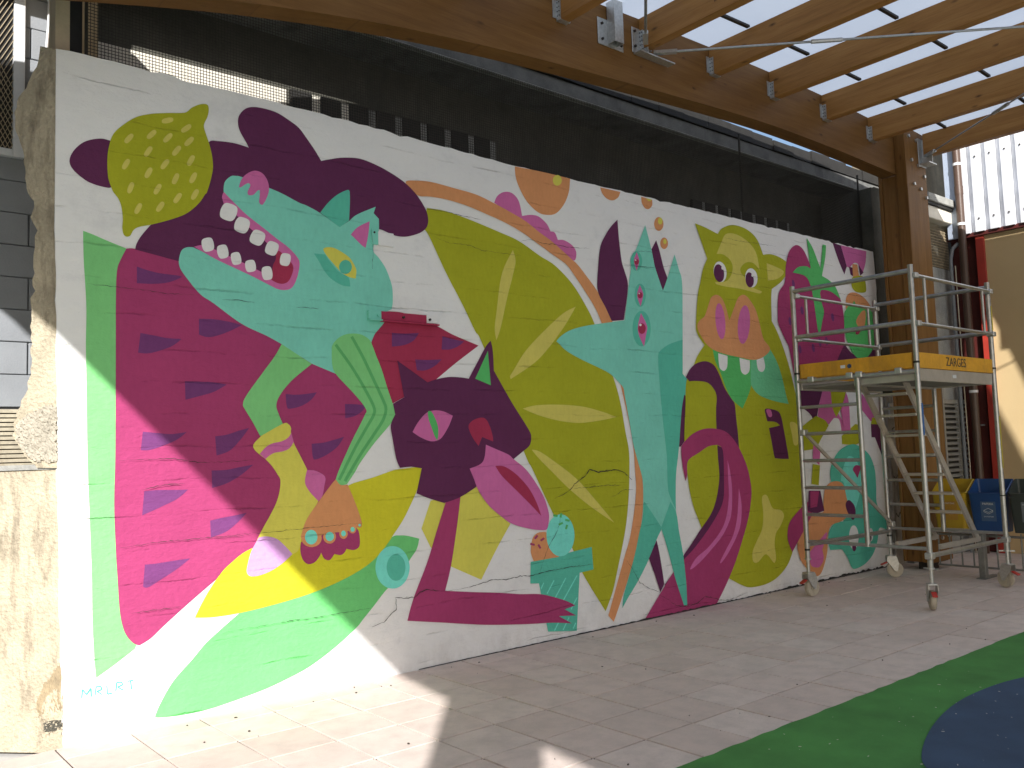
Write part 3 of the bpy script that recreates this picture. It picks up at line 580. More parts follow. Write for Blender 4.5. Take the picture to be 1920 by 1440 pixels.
ogre_eye|painted_ogre|white|11|6984,3424 6968,3358 6913,3310 6842,3299 6782,3328 6756,3386 6772,3451 6825,3498 6896,3511 6957,3482
ogre_pupil|painted_ogre|purple|12|6912,3391 6901,3340 6865,3304 6818,3296 6777,3320 6759,3366 6769,3417 6804,3454 6852,3462 6893,3438
ogre_glint|painted_ogre|white|13|6388,3462 6374,3443 6348,3441 6337,3457 6351,3476 6377,3479
ogre_glint|painted_ogre|white|13|6914,3437 6901,3421 6879,3418 6869,3433 6882,3449 6904,3452
ogre_bib|painted_ogre|dgreen|10|6120,2579* 6435,2553 6788,2511* 6761,2221 6583,1968* 6416,2058 6312,2182 6234,2334 6155,2456
ogre_bib|painted_ogre|mgreen|11|6789,2526* 7148,2631* 7264,2502 7350,2325 7410,2131 7452,2026* 7194,2053 6922,2108 6783,2193 6754,2278
ogre_snout|painted_ogre|orange|12|6015,2920 6092,3051 6142,3125 6235,3159 6323,3127 6384,3033 6430,2901* 6524,3044 6605,3159 6705,3202 6799,3169 6912,3061 6973,2918 7032,2744 7148,2639 7039,2552 6835,2499 6573,2516 6274,2545 6056,2604 5914,2733 5888,2814 5936,2872
ogre_nostril|painted_ogre|pink|13|6356,2893 6346,2779 6309,2706 6258,2700 6213,2764 6191,2872 6200,2985 6237,3059 6288,3066 6333,3003
ogre_nostril|painted_ogre|pink|13|6792,2878 6745,2752 6675,2674 6609,2674 6571,2749 6576,2873 6621,2998 6691,3077 6758,3080 6797,3004
ogre_tooth|painted_ogre|white|13|6206,2542* 6364,2521* 6349,2408 6293,2361 6227,2382 6210,2444
ogre_tooth|painted_ogre|white|13|6572,2509* 6757,2488* 6739,2379 6663,2333 6594,2360 6577,2431
ogre_tooth|painted_ogre|white|13|6880,2501* 7012,2536* 7033,2433 6985,2376 6911,2385 6884,2442
ogre_tablet|painted_ogre|purple|10|6988,1963 7059,1971 7235,1943 7293,1876 7321,1772 7357,1608 7391,1429 7364,1412 7158,1424 7115,1451 7076,1627 7044,1759* 7167,1773 7258,1787* 7172,1824 7021,1832* 6991,1919
tablet_mark|painted_ogre|pink|11|7012,1956 7095,1957 7114,1891 7051,1883
ogre_spot|painted_ogre|lolive|10|6842,988 6871,1036 6944,1025 7030,891 7179,859 7236,790 7163,694 7066,615 7030,504 7041,360 6999,307 6907,388 6836,409 6709,344 6627,360 6624,457 6705,561 6813,679 6851,831
ogre_spot|painted_ogre|lolive|10|7457,1816 7589,1800 7631,1679 7593,1574 7512,1568 7483,1681
painted_tail||purple|11|5667,2275* 5736,2358 5847,2423 6000,2449 6129,2413 6210,2319 6289,2182 6394,2072 6447,2016 6459,1890 6477,1693 6483,1553* 6114,1697* 6124,1944 6146,2082 6108,2164 6004,2230 5833,2242 5716,2236*
tail_shade|painted_tail|purple|10|6116,1588* 6258,1544* 6234,1256* 6199,985* 6067,859 5882,714 5661,563 5490,464* 5495,528 5625,631 5780,761 5962,907 6062,1061 6122,1261 6117,1465
tail_shade|painted_tail|purple|9|5117,715* 5147,600 5175,447 5199,295* 5137,228* 5059,423 4997,553*
tail_shade|painted_tail|purple|10|5367,414* 5396,271* 5238,253* 5202,285*
tail_body|painted_tail|magenta|12|5542,1589* 5620,1651 5750,1718 5923,1759 6115,1757 6273,1723 6403,1638 6504,1524 6610,1341 6658,1142 6647,1014 6582,822 6470,621 6312,379 6161,196 6008,40 5943,-20* 4890,-3* 5120,205* 5342,394 5492,490 5663,586 5884,740 6071,902 6171,1041 6198,1258 6203,1531 6119,1593* 5969,1580 5793,1514 5664,1465 5619,1414 5611,1309 5582,1248* 5551,1380 5536,1511
monster_leg|painted_monster|dteal|13|5341,379* 5374,289 5468,60* 5516,53* 5517,283 5490,567* 5374,502*
tail_streak|painted_tail|pink|13|6271,1433* 6306,1308 6323,1115 6293,898 6239,792 6117,667 5933,550 5756,450 5606,390 5598,414 5697,495 5893,581 6100,722 6199,850 6261,1050 6267,1255
tail_streak|painted_tail|pink|13|6440,1136* 6471,968 6443,777 6362,646 6214,497 6084,403 6070,424 6172,528 6295,652 6376,809 6414,972
painted_strawberry||magenta|10|7512,3417 7553,3607 7636,3785 7778,3884 7910,3870 8013,3774 8090,3635* 8315,3562* 8539,3421 8712,3324 8762,3109 8756,2745 8871,2552* 9053,2479* 7737,2432* 7643,2166* 7524,2681* 7355,2902 7337,3034 7382,3281
strawberry_leaf|painted_strawberry|dgreen|11|8029,4005* 8147,3899 8272,3703 8298,3674* 8376,3969* 8451,3970* 8418,3818 8317,3578* 8463,3544 8607,3476 8713,3329* 8507,3401 8298,3406 8249,3361* 8279,3235 8313,3140 8254,3007 8193,2859* 8155,2905 8129,3062 8095,3283 8042,3454 7937,3539 7688,3552* 7806,3627 7978,3658 8076,3641*
strawberry_seed|painted_strawberry|seed|11|7719,3424 7710,3379 7679,3374 7658,3413 7667,3458 7697,3464
strawberry_seed|painted_strawberry|seed|11|7605,2980 7596,2935 7566,2931 7545,2971 7554,3015 7584,3019
strawberry_seed|painted_strawberry|seed|11|7778,2665 7769,2621 7738,2617 7717,2657 7726,2701 7756,2705
strawberry_seed|painted_strawberry|seed|11|8062,2695 8053,2650 8021,2646 7999,2687 8009,2732 8040,2736
strawberry_seed|painted_strawberry|seed|11|8215,2767 8205,2721 8173,2717 8151,2759 8160,2804 8192,2808
strawberry_seed|painted_strawberry|seed|11|8365,2791 8355,2745 8322,2741 8299,2783 8309,2829 8342,2833
strawberry_seed|painted_strawberry|seed|11|8535,3095 8525,3048 8491,3043 8468,3085 8478,3132 8511,3137
strawberry_seed|painted_strawberry|seed|11|7868,3124 7858,3079 7828,3074 7806,3114 7815,3159 7846,3164
painted_shade||purple|11|8426,2437* 8735,2777* 8947,2655 9238,2702 9567,2857* 9613,2479*
painted_skirt||purple|1|8618,4025* 8809,4016* 8921,3760* 8851,3654* 8738,3806
painted_skirt||pink|2|8809,4016* 9427,4017* 9391,3864 9286,3697* 9218,3810* 9171,3831 9089,3821 8983,3750* 8921,3760*
skirt_fold|painted_skirt|purple|3|8969,3765* 9081,3761* 9052,3652* 8999,3667*
skirt_fold|painted_skirt|purple|3|9206,3817* 9323,3727* 9234,3678*
painted_stalk||orange|4|9055,3809* 9179,3814* 9205,3654* 9053,3635*
painted_bulb||olive|5|8997,3599* 9068,3648 9268,3678 9345,3634 9362,3506 9291,3465 9109,3457 9012,3507
painted_gherkin||orange|6|8836,3315 8911,3413 9075,3445 9299,3397 9466,3265 9368,3154 8884,3185
gherkin_body|painted_gherkin|dgreen|12|8788,3178* 8894,3269* 8956,3258* 9030,3340* 9101,3261* 9314,3253* 9518,3269* 9548,3081 9498,2853 9378,2709 9201,2616 9007,2624 8861,2734 8770,2894 8761,3076
gherkin_face|painted_gherkin|orange|13|9086,3133* 9210,3219 9293,3217 9254,3043 9149,2985 9045,3063
gherkin_mouth|painted_gherkin|red|14|9016,2960* 9153,3019 9109,2932 9026,2910
painted_petal||purple|1|7715,2221* 8200,2208* 8086,2017 7968,1721* 7916,1892 7705,1998*
painted_petal||pink|2|8194,2208* 8370,2203* 8437,2004 8736,1698* 8523,1708 8265,1797 8043,1892* 8104,2049
painted_petal||olive|3|8364,2203* 8718,2194* 8623,2038 8452,1877* 8377,2004
painted_petal||olive|10|8001,1892* 8182,1845 8263,1782* 8102,1642 7946,1521 7707,1496* 7695,1769* 7839,1830
painted_petal||white|11|8391,1869* 8508,1844 8542,1668 8503,1541 8306,1387 8113,1486 8159,1641 8263,1782
painted_petal||pink|11|7907,1552* 8059,1518* 8009,1319* 7876,1400*
painted_petal||olive|12|7870,1339* 8023,1318* 7969,1090* 7818,1112*
painted_petal||olive|12|8874,1795* 8999,1778* 8972,1564* 8810,1535* 8535,1556* 8537,1652*
painted_petal||pink|13|8701,2177* 8748,2056 8749,1698* 8590,1764* 8552,1957*
painted_petal||pink|1|9081,2176* 9385,1978* 9486,1843* 9266,1827* 9056,1976*
painted_petal||olive|2|9305,1877* 9498,1860* 9478,1789* 9260,1785*
painted_petal||purple|3|9261,1793* 9502,1784* 9513,1351* 9339,1625* 9256,1626*
painted_creature||dteal|13|8230,1233 8302,1356 8434,1463 8624,1530 8812,1547 8996,1498 9178,1394 9271,1225 9279,1026 9267,811 9382,671 9518,545 9490,464 9293,496 9222,338 9088,187 8885,95 8662,63 8574,96 8497,214 8389,318* 8128,335* 8098,453 8154,571 8279,638 8457,641* 8373,944* 8245,1107*
creature_belly|painted_creature|lteal|14|8671,1408 8849,1339 8922,1157 8902,996 8713,733 8587,710* 8553,934 8511,1095 8455,1129 8534,1285
painted_blob||orange|15|8044,871 8092,1037 8216,1109 8393,1116 8507,1063 8553,934 8594,773 8555,697 8398,645 8188,614 8089,499 8071,348 7998,203 7901,93 7788,76 7634,167 7512,283 7461,435 7514,563 7689,683 7724,755* 8034,779*
blob_patch|painted_blob|pink|16|7695,354* 8065,547* 8092,530* 7959,359* 7975,251 7882,170 7745,185 7695,235
painted_bud||magenta|16|7283,612 7346,723 7572,855 7800,946* 7794,765* 7569,573 7351,387* 7285,510
painted_bud||purple|17|7754,1040* 7991,1027* 8050,794* 7864,776 7703,817*
bud_petal|painted_bud|magenta|18|7781,1031* 7962,1021* 7900,849* 7761,843*
painted_hand||purple|16|8526,841 8608,883 8722,813 8742,715 8671,641 8560,744
creature_drop|painted_creature|magenta|15|8744,1245 8812,1291 8936,1271 8896,1207 8840,1136* 8785,1195
creature_eye|painted_creature|white|14|8778,425 8746,343 8685,297 8617,304 8569,360 8558,444 8589,525 8649,572 8718,566 8767,510
creature_pupil|painted_creature|purple|15|8708,312 8690,280 8656,269 8626,286 8616,320 8634,352 8668,363 8698,346
creature_eye|painted_creature|white|14|9129,427 9105,372 9061,352 9023,379 9014,437 9038,492 9081,513 9119,486
creature_pupil|painted_creature|purple|15|9082,391 9065,361 9040,363 9031,395 9048,425 9073,422
signature_stroke|painted_rind|sig|1|100,255* 104,303* 97,305* 93,257*
signature_stroke|painted_rind|sig|2|98,302* 120,268* 125,271* 103,305*
signature_stroke|painted_rind|sig|3|125,267* 148,300* 142,305* 119,272*
signature_stroke|painted_rind|sig|4|142,303* 143,254* 150,253* 148,302*
signature_stroke|painted_rind|sig|1|171,256* 177,304* 171,306* 165,258*
signature_stroke|painted_rind|sig|2|174,301* 199,298* 199,305* 174,308*
signature_stroke|painted_rind|sig|3|196,301* 201,283* 208,284* 202,302*
signature_stroke|painted_rind|sig|4|203,287* 176,281* 179,274* 206,280*
signature_stroke|painted_rind|sig|5|176,275* 205,252* 208,257* 179,280*
signature_stroke|painted_rind|sig|1|229,300* 233,251* 239,251* 236,299*
signature_stroke|painted_rind|sig|2|237,247* 261,248* 260,255* 235,254*
signature_stroke|painted_rind|sig|1|286,258* 291,307* 284,309* 279,260*
signature_stroke|painted_rind|sig|2|288,304* 314,301* 314,308* 287,311*
signature_stroke|painted_rind|sig|3|311,304* 317,288* 323,289* 317,306*
signature_stroke|painted_rind|sig|4|319,292* 290,284* 293,277* 321,285*
signature_stroke|painted_rind|sig|5|290,278* 321,254* 325,260* 293,283*
signature_stroke|painted_rind|sig|1|349,299* 383,300* 381,307* 347,306*
signature_stroke|painted_rind|sig|2|362,303* 367,252* 374,251* 369,302*"""
CRACKS = """14|3824,1178 3904,1202 4000,1237 4067,1291 4184,1344 4262,1412 4370,1384 4473,1392 4595,1393 4717,1364 4803,1293
8|4049,1252 4295,1257 4465,1260 4657,1254
7|4510,1150 4617,1180 4672,1208 4815,1206
10|2672,546 2798,545 2928,550 3008,561 3130,578 3281,561 3409,573 3532,564 3643,574 3935,587 4257,581
10|2309,547 2380,533 2428,566 2489,583 2573,558 2672,546
11|2011,373 2111,392 2169,436 2221,467 2217,559 2286,540 2391,536
7|3895,1038 3859,938 3809,863 3728,770 3662,654 3629,581
9|4685,572 4752,493 4851,349 4975,285 5122,230
11|5120,205 5231,148 5343,77 5499,43 5663,59 5792,107 5937,69 6021,38 6129,24 6286,31 6447,51
9|6871,12 7248,15 7645,18
11|7804,-30 7977,17 8265,14 8531,-11 8650,-38 8994,-45 9289,-37
7|3547,3379 3654,3405 3731,3397 3792,3387 3935,3400 4047,3396 4146,3396 4365,3418
6|6425,3791 6660,3786 6980,3805 7366,3816
7|8535,3387 8910,3405 9070,3403 9234,3409 9506,3442
7|305,1094 420,1100 539,1109 702,1107 916,1105 1094,1112
6|297,1611 428,1615 621,1614 789,1583 1008,1585 1145,1589
8|428,1425 499,1446 580,1454 687,1457
6|113,2670 180,2669 264,2665 349,2661 452,2662 583,2653 751,2660
6|366,701 498,699 659,701
9|4369,1378 4472,1386 4577,1400 4682,1378 4803,1293
7|2552,3504 2718,3513 2929,3507 3120,3502
5|2647,3293 2801,3260 2988,3273 3110,3244 3307,3246 3542,3251
5|4941,3457 5133,3487 5269,3484
5|4710,3302 5026,3325 5259,3337 5712,3429
5|5945,3413 6279,3422 6700,3416 7249,3421
6|936,2645 1044,2650 1156,2646
6|1457,2639 1548,2641 1630,2639
5|872,1096 1004,1098 1103,1111 1280,1109 1523,1112 1727,1115 1951,1111
7|920,495 1088,503 1244,501 1377,508 1593,499 1768,506 2003,506
6|2079,3278 2087,3127 2078,2975"""
holders = {}
rows = [r.split('|') for r in SHAPES.strip().split('\n')]
for pas in (0, 1):
    for name, par, colk, lv, s in rows:
        if (par != '') != bool(pas): continue
        P2 = smooth_poly(parse(s))
        y = -0.0012 - 0.0007 * int(lv)
        bm = bmesh.new(); bm.faces.new([bm.verts.new((x_, y, z_)) for x_, z_ in P2])
        bm.normal_update()
        for f in bm.faces:
            if f.normal.y > 0: f.normal_flip()
        me = bpy.data.meshes.new(name); bm.to_mesh(me); bm.free(); me.materials.append(WHITE if colk == 'white' else PM[colk])
        o = bpy.data.objects.new(name, me); COL.objects.link(o)
        o.parent = holders.get(par, mural) if par else mural
        if not par: holders.setdefault(name, o)
rc = random.Random(5)
for row in CRACKS.strip().split('\n'):
    w, s = row.split('|'); w = float(w) / 4 / 210 * 0.55
    cp = [(a, b_) for a, b_, _ in parse(s)]
    dense = []
    for a, b_ in zip(cp[:-1], cp[1:]):
        n = max(2, int(math.dist(a, b_) / 0.02))
        for k in range(n): dense.append((a[0] + (b_[0] - a[0]) * k / n + rc.uniform(-.003, .003), a[1] + (b_[1] - a[1]) * k / n + rc.uniform(-.004, .004)))
    dense.append(cp[-1])
    bm = bmesh.new(); prev = None; N = len(dense)
    for i, (x_, z_) in enumerate(dense):
        a = dense[max(0, i - 1)]; b_ = dense[min(N - 1, i + 1)]
        dx, dz = b_[0] - a[0], b_[1] - a[1]; L = math.hypot(dx, dz) or 1
        ww = w * (0.25 + 0.75 * math.sin(math.pi * (i + 0.3) / N)) * rc.choice((0.35, 0.6, 0.9, 1.1))
        p1 = bm.verts.new((x_ - dz / L * ww / 2, -0.0165, z_ + dx / L * ww / 2)); p2 = bm.verts.new((x_ + dz / L * ww / 2, -0.0165, z_ - dx / L * ww / 2))
        if prev: bm.faces.new((prev[0], p1, p2, prev[1]))
        prev = (p1, p2)
    obj('crack', bm, CRACK, mural)
# dark gap where the plaster has come away from the paving
bm = bmesh.new(); prev = None
x = 2.4
while x < 9.5:
    h = 0.006 + 0.012 * rc.random() * min(1, (x - 2.2) / 3) + (0.02 * rc.random() if x > 7.2 else 0)
    p1 = bm.verts.new((x, -0.018, 0.003)); p2 = bm.verts.new((x, -0.018, 0.003 + h))
    if prev: bm.faces.new((prev[0], p1, p2, prev[1]))
    prev = (p1, p2); x += 0.035
obj('base_gap', bm, CRACK, mural)
# painted-over steel angle and junction box
bm = bmesh.new()
for x0, x1 in ((2.03, 2.14),): box(bm, x0, x1, -0.028, 0.0, 2.60, 2.662, 0.002); box(bm, x0, x1, -0.048, 0.0, 2.588, 2.597)
obj('steel_angle', bm, PM['teal'], mural)
bm = bmesh.new(); box(bm, 2.14, 2.545, -0.028, 0.0, 2.60, 2.662, 0.002); box(bm, 2.14, 2.652, -0.048, 0.0, 2.585, 2.595)
obj('steel_angle', bm, PM['red'], mural)
bm = bmesh.new(); box(bm, 2.545, 2.655, -0.028, 0.0, 2.602, 2.668, 0.002)
obj('steel_angle', bm, WHITE, mural)
for x_ in (2.11, 2.33, 2.57): obj('bolt', tb((x_, -0.028, 2.628), (x_, -0.042, 2.628), 0.010, 6), PM['teal'] if x_ < 2.2 else DARKM, mural)
obj('junction_box', bx(2.078, 2.135, -0.016, 0, 3.165, 3.275, 0.004), PM['teal'], mural)
obj('junction_box', bx(2.135, 2.272, -0.016, 0, 3.163, 3.268, 0.004), WHITE, mural)
obj('bolt', tb((2.10, -0.016, 3.255), (2.10, -0.022, 3.255), 0.008, 6), DARKM, mural)

# broken, unpainted end of the wall (runs back at an angle)
d_ob = Vector((-0.67, 0.742, 0))
jag = [(0, 4.07), (94, 4.105), (100, 4.053), (128, 4.012), (145, 3.947), (197, 3.853), (242, 3.80), (273, 3.71), (254, 3.62), (221, 3.469), (188, 3.302), (183, 3.211), (173, 3.187), (141, 3.159), (147, 3.062), (122, 2.98), (128, 2.877), (138, 2.797), (143, 2.621), (160, 2.581), (161, 2.343), (162, 2.131), (193, 2.085), (196, 2.044), (246, 1.946), (279, 1.844), (282, 1.775), (254, 1.718), (209, 1.654), (140, 1.585), (0, 1.58)]
pts = []
re_ = random.Random(2)
for a, b_ in zip(jag[:-2], jag[1:-1]):
    n = max(1, int(math.hypot((b_[0] - a[0]) / 1000, b_[1] - a[1]) / 0.03))
    for k in range(n): pts.append(((a[0] + (b_[0] - a[0]) * k / n) / 1000 + (re_.uniform(-.012, .012) if a[0] > 0 else 0), a[1] + (b_[1] - a[1]) * k / n))
pts += [(0.14, 1.585), (0.0, 1.58)]
def lx(z): return -0.063 * min(1, z / 3.1)
def ob(u, z, off=0.0): return Vector((lx(z), 0, z)) + d_ob * u + Vector((0.742, 0.67, 0)) * off
bm = bmesh.new(); extr(bm, [ob(u, z, 0.002) for u, z in pts], (0.10, 0.09, 0))
obj('broken_end', bm, BEIGE, mural)
# crumbled patch of rubble low on the broken end
rr = random.Random(9)
def rough_patch(name, fn, outline, depth, mat, parent, n=34):
    """grid over the outline's box, faces outside dropped, vertices pushed out unevenly"""
    us = [p_[0] for p_ in outline]; zs = [p_[1] for p_ in outline]; u0, u1, z0, z1 = min(us), max(us), min(zs), max(zs)
    def inside(u, z):
        c = False
        for (ax, az), (bx_, bz) in zip(outline, outline[1:] + outline[:1]):
            if (az > z) != (bz > z) and u < ax + (z - az) * (bx_ - ax) / (bz - az): c = not c
        return c
    bm = bmesh.new(); V = {}
    for i in range(n + 1):
        for j in range(n + 1):
            u = u0 + (u1 - u0) * i / n + rr.uniform(-.3, .3) * (u1 - u0) / n; z = z0 + (z1 - z0) * j / n + rr.uniform(-.3, .3) * (z1 - z0) / n
            e = inside(u, z); V[i, j] = (bm.verts.new(fn(u, z, -0.003 - (rr.uniform(0, 1) ** 2 * depth if e else 0))), e)
    for i in range(n):
        for j in range(n):
            q = [V[i, j], V[i + 1, j], V[i + 1, j + 1], V[i, j + 1]]
            if sum(x_[1] for x_ in q) >= 3: bm.faces.new([x_[0] for x_ in q])
    bmesh.ops.delete(bm, geom=[v_ for v_ in bm.verts if not v_.link_faces], context='VERTS')
    obj(name, bm, mat, parent)['kind'] = 'stuff'
rough_patch('rubble', ob, [(0.0, 1.93), (0.05, 1.955), (0.12, 1.925), (0.19, 1.90), (0.265, 1.84), (0.272, 1.77), (0.235, 1.705), (0.19, 1.645), (0.13, 1.61), (0.09, 1.63), (0.06, 1.605), (0.0, 1.62)], 0.012, RUBBLE, mural)
# low stained wall that carries on to the left of the mural
bm = bmesh.new(); extr(bm, [Vector((0, 0.001, -0.03)), d_ob * 0.9 + Vector((0, 0, -0.03)), d_ob * 0.9 + Vector((0.15, 0.25, -0.03)), Vector((0.1, 0.19, -0.03))], (0, 0, 1.60))
lw = obj('low_wall', bm, BEIGE); tag(lw, 'low stained beige wall at the left foot of the mural under the vent', 'wall')
bm = bmesh.new(); extr(bm, [d_ob * -0.0 + Vector((-0.012, 0.0, 1.573)), d_ob * 0.92 + Vector((-0.012, -.01, 1.573)), d_ob * 0.92 + Vector((0.15, 0.25, 1.573)), Vector((0.1, 0.19, 1.573))], (0, 0, 0.03))
obj('coping', bm, CONC, lw)
def lowf(u, z, off=0.0): return d_ob * u + Vector((0.742, 0.67, 0)) * off + Vector((0, 0, z))
rough_patch('crumbled_patch', lowf, [(0.0, 0.30), (0.06, 0.34), (0.13, 0.24), (0.16, 0.12), (0.12, 0.05), (0.05, 0.09), (0.0, 0.04)], 0.006, BEIGE, lw, 20)
STAIN = noisy('damp_stain', (0.30, 0.24, 0.15), 0.45, 7, 0.95, fine=40, bstr=0.5, bdist=0.01, stain=(9, 0.8, (0.12, 0.10, 0.075)))
rough_patch('damp_stain', lowf, [(0.0, 0.42), (0.03, 0.47), (0.07, 0.40), (0.11, 0.37), (0.17, 0.24), (0.15, 0.17), (0.11, 0.13), (0.07, 0.17), (0.04, 0.20), (0.0, 0.18)], 0.003, STAIN, lw, 26)
rough_patch('crumbled_patch', lowf, [(0.0, 0.155), (0.04, 0.16), (0.08, 0.15), (0.115, 0.14), (0.12, 0.09), (0.08, 0.085), (0.03, 0.10), (0.0, 0.095)], 0.016, DIRTCON, lw, 16)
# ------------------------------------------------------------------ grey block building behind the mural wall
gb = empty('grey_building', (0, 1.0, 0))
tag(gb, 'old building behind the mural with grey painted blocks and a dark eave', 'building')
obj('block_backing', bx(-4.2, 0.22, 1.016, 1.30, 0, 5.12), MORTAR, gb)
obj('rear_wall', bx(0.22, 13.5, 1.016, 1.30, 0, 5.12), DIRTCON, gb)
bm = bmesh.new(); box(bm, -0.198, 0.198, -0.012, 0.012, -0.107, 0.107, 0.004)
blk = bpy.data.meshes.new('block'); bmesh.ops.recalc_face_normals(bm, faces=bm.faces); bm.to_mesh(blk); bm.free(); blk.materials.append(BLOCKM)
rb = random.Random(4)
row = 0; z = 1.99
while z < 5.0:
    for k in range(-4, 1):
        xc = 0.0 + k * 0.405 + (0.2 if row % 2 else 0.0)
        if z > 3.6 and xc < -0.30: continue
        if xc > 0.22: continue
        o = bpy.data.objects.new('block', blk); COL.objects.link(o); o.parent = gb; o.matrix_parent_inverse = Matrix.Translation((0, -1, 0))
        o.location = (xc + rb.uniform(-.002, .002), 1.01 + rb.uniform(-.002, .002), z + 0.11)
    z += 0.2195; row += 1
# barred window at the far left
w = obj('window', bx(-1.3, -0.115, 0.985, 1.012, 3.70, 5.05), DARKP, gb)
bm = bmesh.new(); box(bm, -0.115, -0.045, 0.95, 1.0, 3.68, 5.05, 0.004); box(bm, -1.4, -0.115, 0.95, 1.0, 3.68, 3.73, 0.004); obj('window_frame', bm, WFRAME, w)
bm = bmesh.new()
x = -2.4
while x < 0.1:
    for sg in (1, -1):
        a = [x, 3.73]; b_ = [x + 1.32 * 0.5 * sg, 5.05]
        bar(bm, (a[0], 0.955, a[1]), (b_[0], 0.955, b_[1]), 0.004, 0.006, (0, 1, 0))
    x += 0.028
bm2 = bmesh.new()
for f in list(bm.faces):
    pass
# trim the lattice to the frame
for q, nrm in (((-0.115, 0, 0), (1, 0, 0)), ((-1.3, 0, 0), (-1, 0, 0))):
    bmesh.ops.bisect_plane(bm, geom=bm.verts[:] + bm.edges[:] + bm.faces[:], plane_co=q, plane_no=nrm, clear_outer=True)
bm2.free()
obj('expanded_metal', bm, MESHB, w)
# slatted vent low on the left
vn = obj('vent', bx(-1.0, 0.10, 0.985, 1.014, 1.585, 1.985), DARKP, gb)
for k in range(13):
    z0 = 1.60 + k * 0.0295
    bm = bmesh.new(); bar(bm, (-1.0, 0.968, z0 + 0.010), (0.10, 0.968, z0 + 0.010), 0.030, 0.018, (0, -0.25, 1)); obj('slat', bm, SLATM, vn)
# eave: concrete band with dark covering above
ev = obj('eave', bx(-4.2, 13.5, 0.50, 1.6, 5.10, 5.25, 0.01), noisy('dark_eave_concrete', (0.14, 0.142, 0.136), 0.35, 5, 0.9, stain=(3.0, 0.8, (0.05, 0.052, 0.05))), gb)  # eave concrete in a dark base colour with darker blotches
obj('eave_drip', bx(-4.2, 13.5, 0.49, 0.56, 5.085, 5.10), CONC, ev)
bm = bmesh.new(); r5 = random.Random(8); x = 0.8
while x < 13.4:
    box(bm, x, x + 0.43, 0.47 + r5.uniform(0, .02), 1.6, 5.252, 5.395 + r5.uniform(-0.02, 0.02)); x += 0.436
obj('roof_edge', bm, DARKP, ev)
obj('roof', bx(-4.2, 13.5, 1.0, 9.0, 5.255, 5.33), DARKP, gb)
obj('side_wall', bx(13.5, 13.7, 1.0, 9.0, 0, 5.25), CONC, gb)
# beige piers standing on the wall top at the left
obj('pier', bx(-0.03, 0.055, 0.18, 0.34, 3.6, 5.099, 0.004), noisy('sand_pier', (0.52, 0.42, 0.27), 0.12, 8), gb)
obj('pier', bx(0.055, 0.13, 0.20, 0.36, 3.6, 5.099), DARKP, gb)
obj('pier', bx(0.215, 0.335, 0.62, 0.99, 3.6, 5.099, 0.004), noisy('ochre_pier', (0.50, 0.36, 0.18), 0.15, 8), gb)
obj('sunlit_band', bx(0.36, 1.90, 1.005, 1.015, 4.2, 4.66), PALER, gb)  # sun patch on the rear wall, put into the colour as a pale strip
# row of dark square vents along the rear wall
for k in range(8):
    x0 = 1.93 + k * 0.275; obj('vent_opening', bx(x0, x0 + 0.19, 0.975, 1.015, 4.30, 4.665), DARKP, gb)
    obj('mullion', bx(x0 + 0.192, x0 + 0.273, 0.99, 1.015, 4.30, 4.66), PALER if k < 2 else CONC, gb)  # first two are paler: the sun on them is painted in
for k in range(8):
    x0 = 7.18 + k * 0.262; obj('vent_opening', bx(x0, x0 + 0.18, 0.975, 1.015, 4.28, 4.58), DARKP, gb)
    obj('mullion', bx(x0 + 0.182, x0 + 0.26, 0.99, 1.015, 4.28, 4.58), CONC, gb)
# loose white cable on the blocks
bm = bmesh.new(); cpts = [(0.02, 0.99, 4.98), (0.07, 0.975, 4.93), (0.105, 0.97, 4.83), (0.10, 0.97, 4.66), (0.09, 0.975, 4.50), (0.085, 0.985, 4.3)]
for a, b_ in zip(cpts[:-1], cpts[1:]): tube(bm, a, b_, 0.009, 6)
obj('cable', bm, WFRAME, gb)

# ------------------------------------------------------------------ wire mesh above the mural wall
scr = empty('wire_mesh_screen', (4.7, 0.13, 4.04)); tag(scr, 'rusty square wire mesh closing the dark gap above the mural wall', 'mesh screen')
bm = bmesh.new()
x = 0.14
while x < 9.6:
    bar(bm, (x, 0.13, 3.98), (x, 0.13, 4.885), 0.0032, 0.0032, (0, 1, 0)); x += 0.021
z = 4.02
while z < 4.89:
    bar(bm, (0.14, 0.127, z), (9.6, 0.127, z), 0.0032, 0.0032); z += 0.021
obj('wire_grid', bm, MESHM, scr)['kind'] = 'stuff'
for x_ in (0.14, 7.0, 9.6): obj('mesh_post', bx(x_ - 0.008, x_ + 0.008, 0.135, 0.155, 3.95, 5.09), MESHM, scr)

# ------------------------------------------------------------------ timber canopy
can = empty('timber_canopy', (9.6, -0.45, 0)); tag(can, 'arched glulam timber canopy with opal roof sheets over the yard', 'canopy')
def top_z(x): return 5.52 - 0.0065 * (x - 7.0) ** 2 if x < 7 else 5.52 - 0.012 * (x - 7.0) ** 2
BB = [(-4.2, 3.10), (-2.9, 3.45), (-2.0, 3.74), (-1.0, 4.02), (0.05, 4.28), (0.8, 4.45), (1.5, 4.57), (2.1, 4.655), (3.2, 4.76), (4.0, 4.81), (5.0, 4.87), (6.0, 4.92), (6.8, 4.945), (8.0, 4.935), (9.4, 4.89)]
def bot_z(x):
    for (a, za), (b_, zb) in zip(BB[:-1], BB[1:]):
        if x <= b_: return za + (zb - za) * (x - a) / (b_ - a)
    return BB[-1][1]
def sm_bot(x): return (bot_z(x - .35) + bot_z(x) * 2 + bot_z(x + .35)) / 4 if x > -3.7 else bot_z(x)
YF, YR = -0.48, -0.29
xs = [-2.75 + (9.40 + 2.75) * k / 60 for k in range(61)]
poly = [Vector((x, YF, sm_bot(x) if x < 9 else bot_z(x))) for x in xs] + [Vector((x, YF, top_z(x))) for x in reversed(xs)]
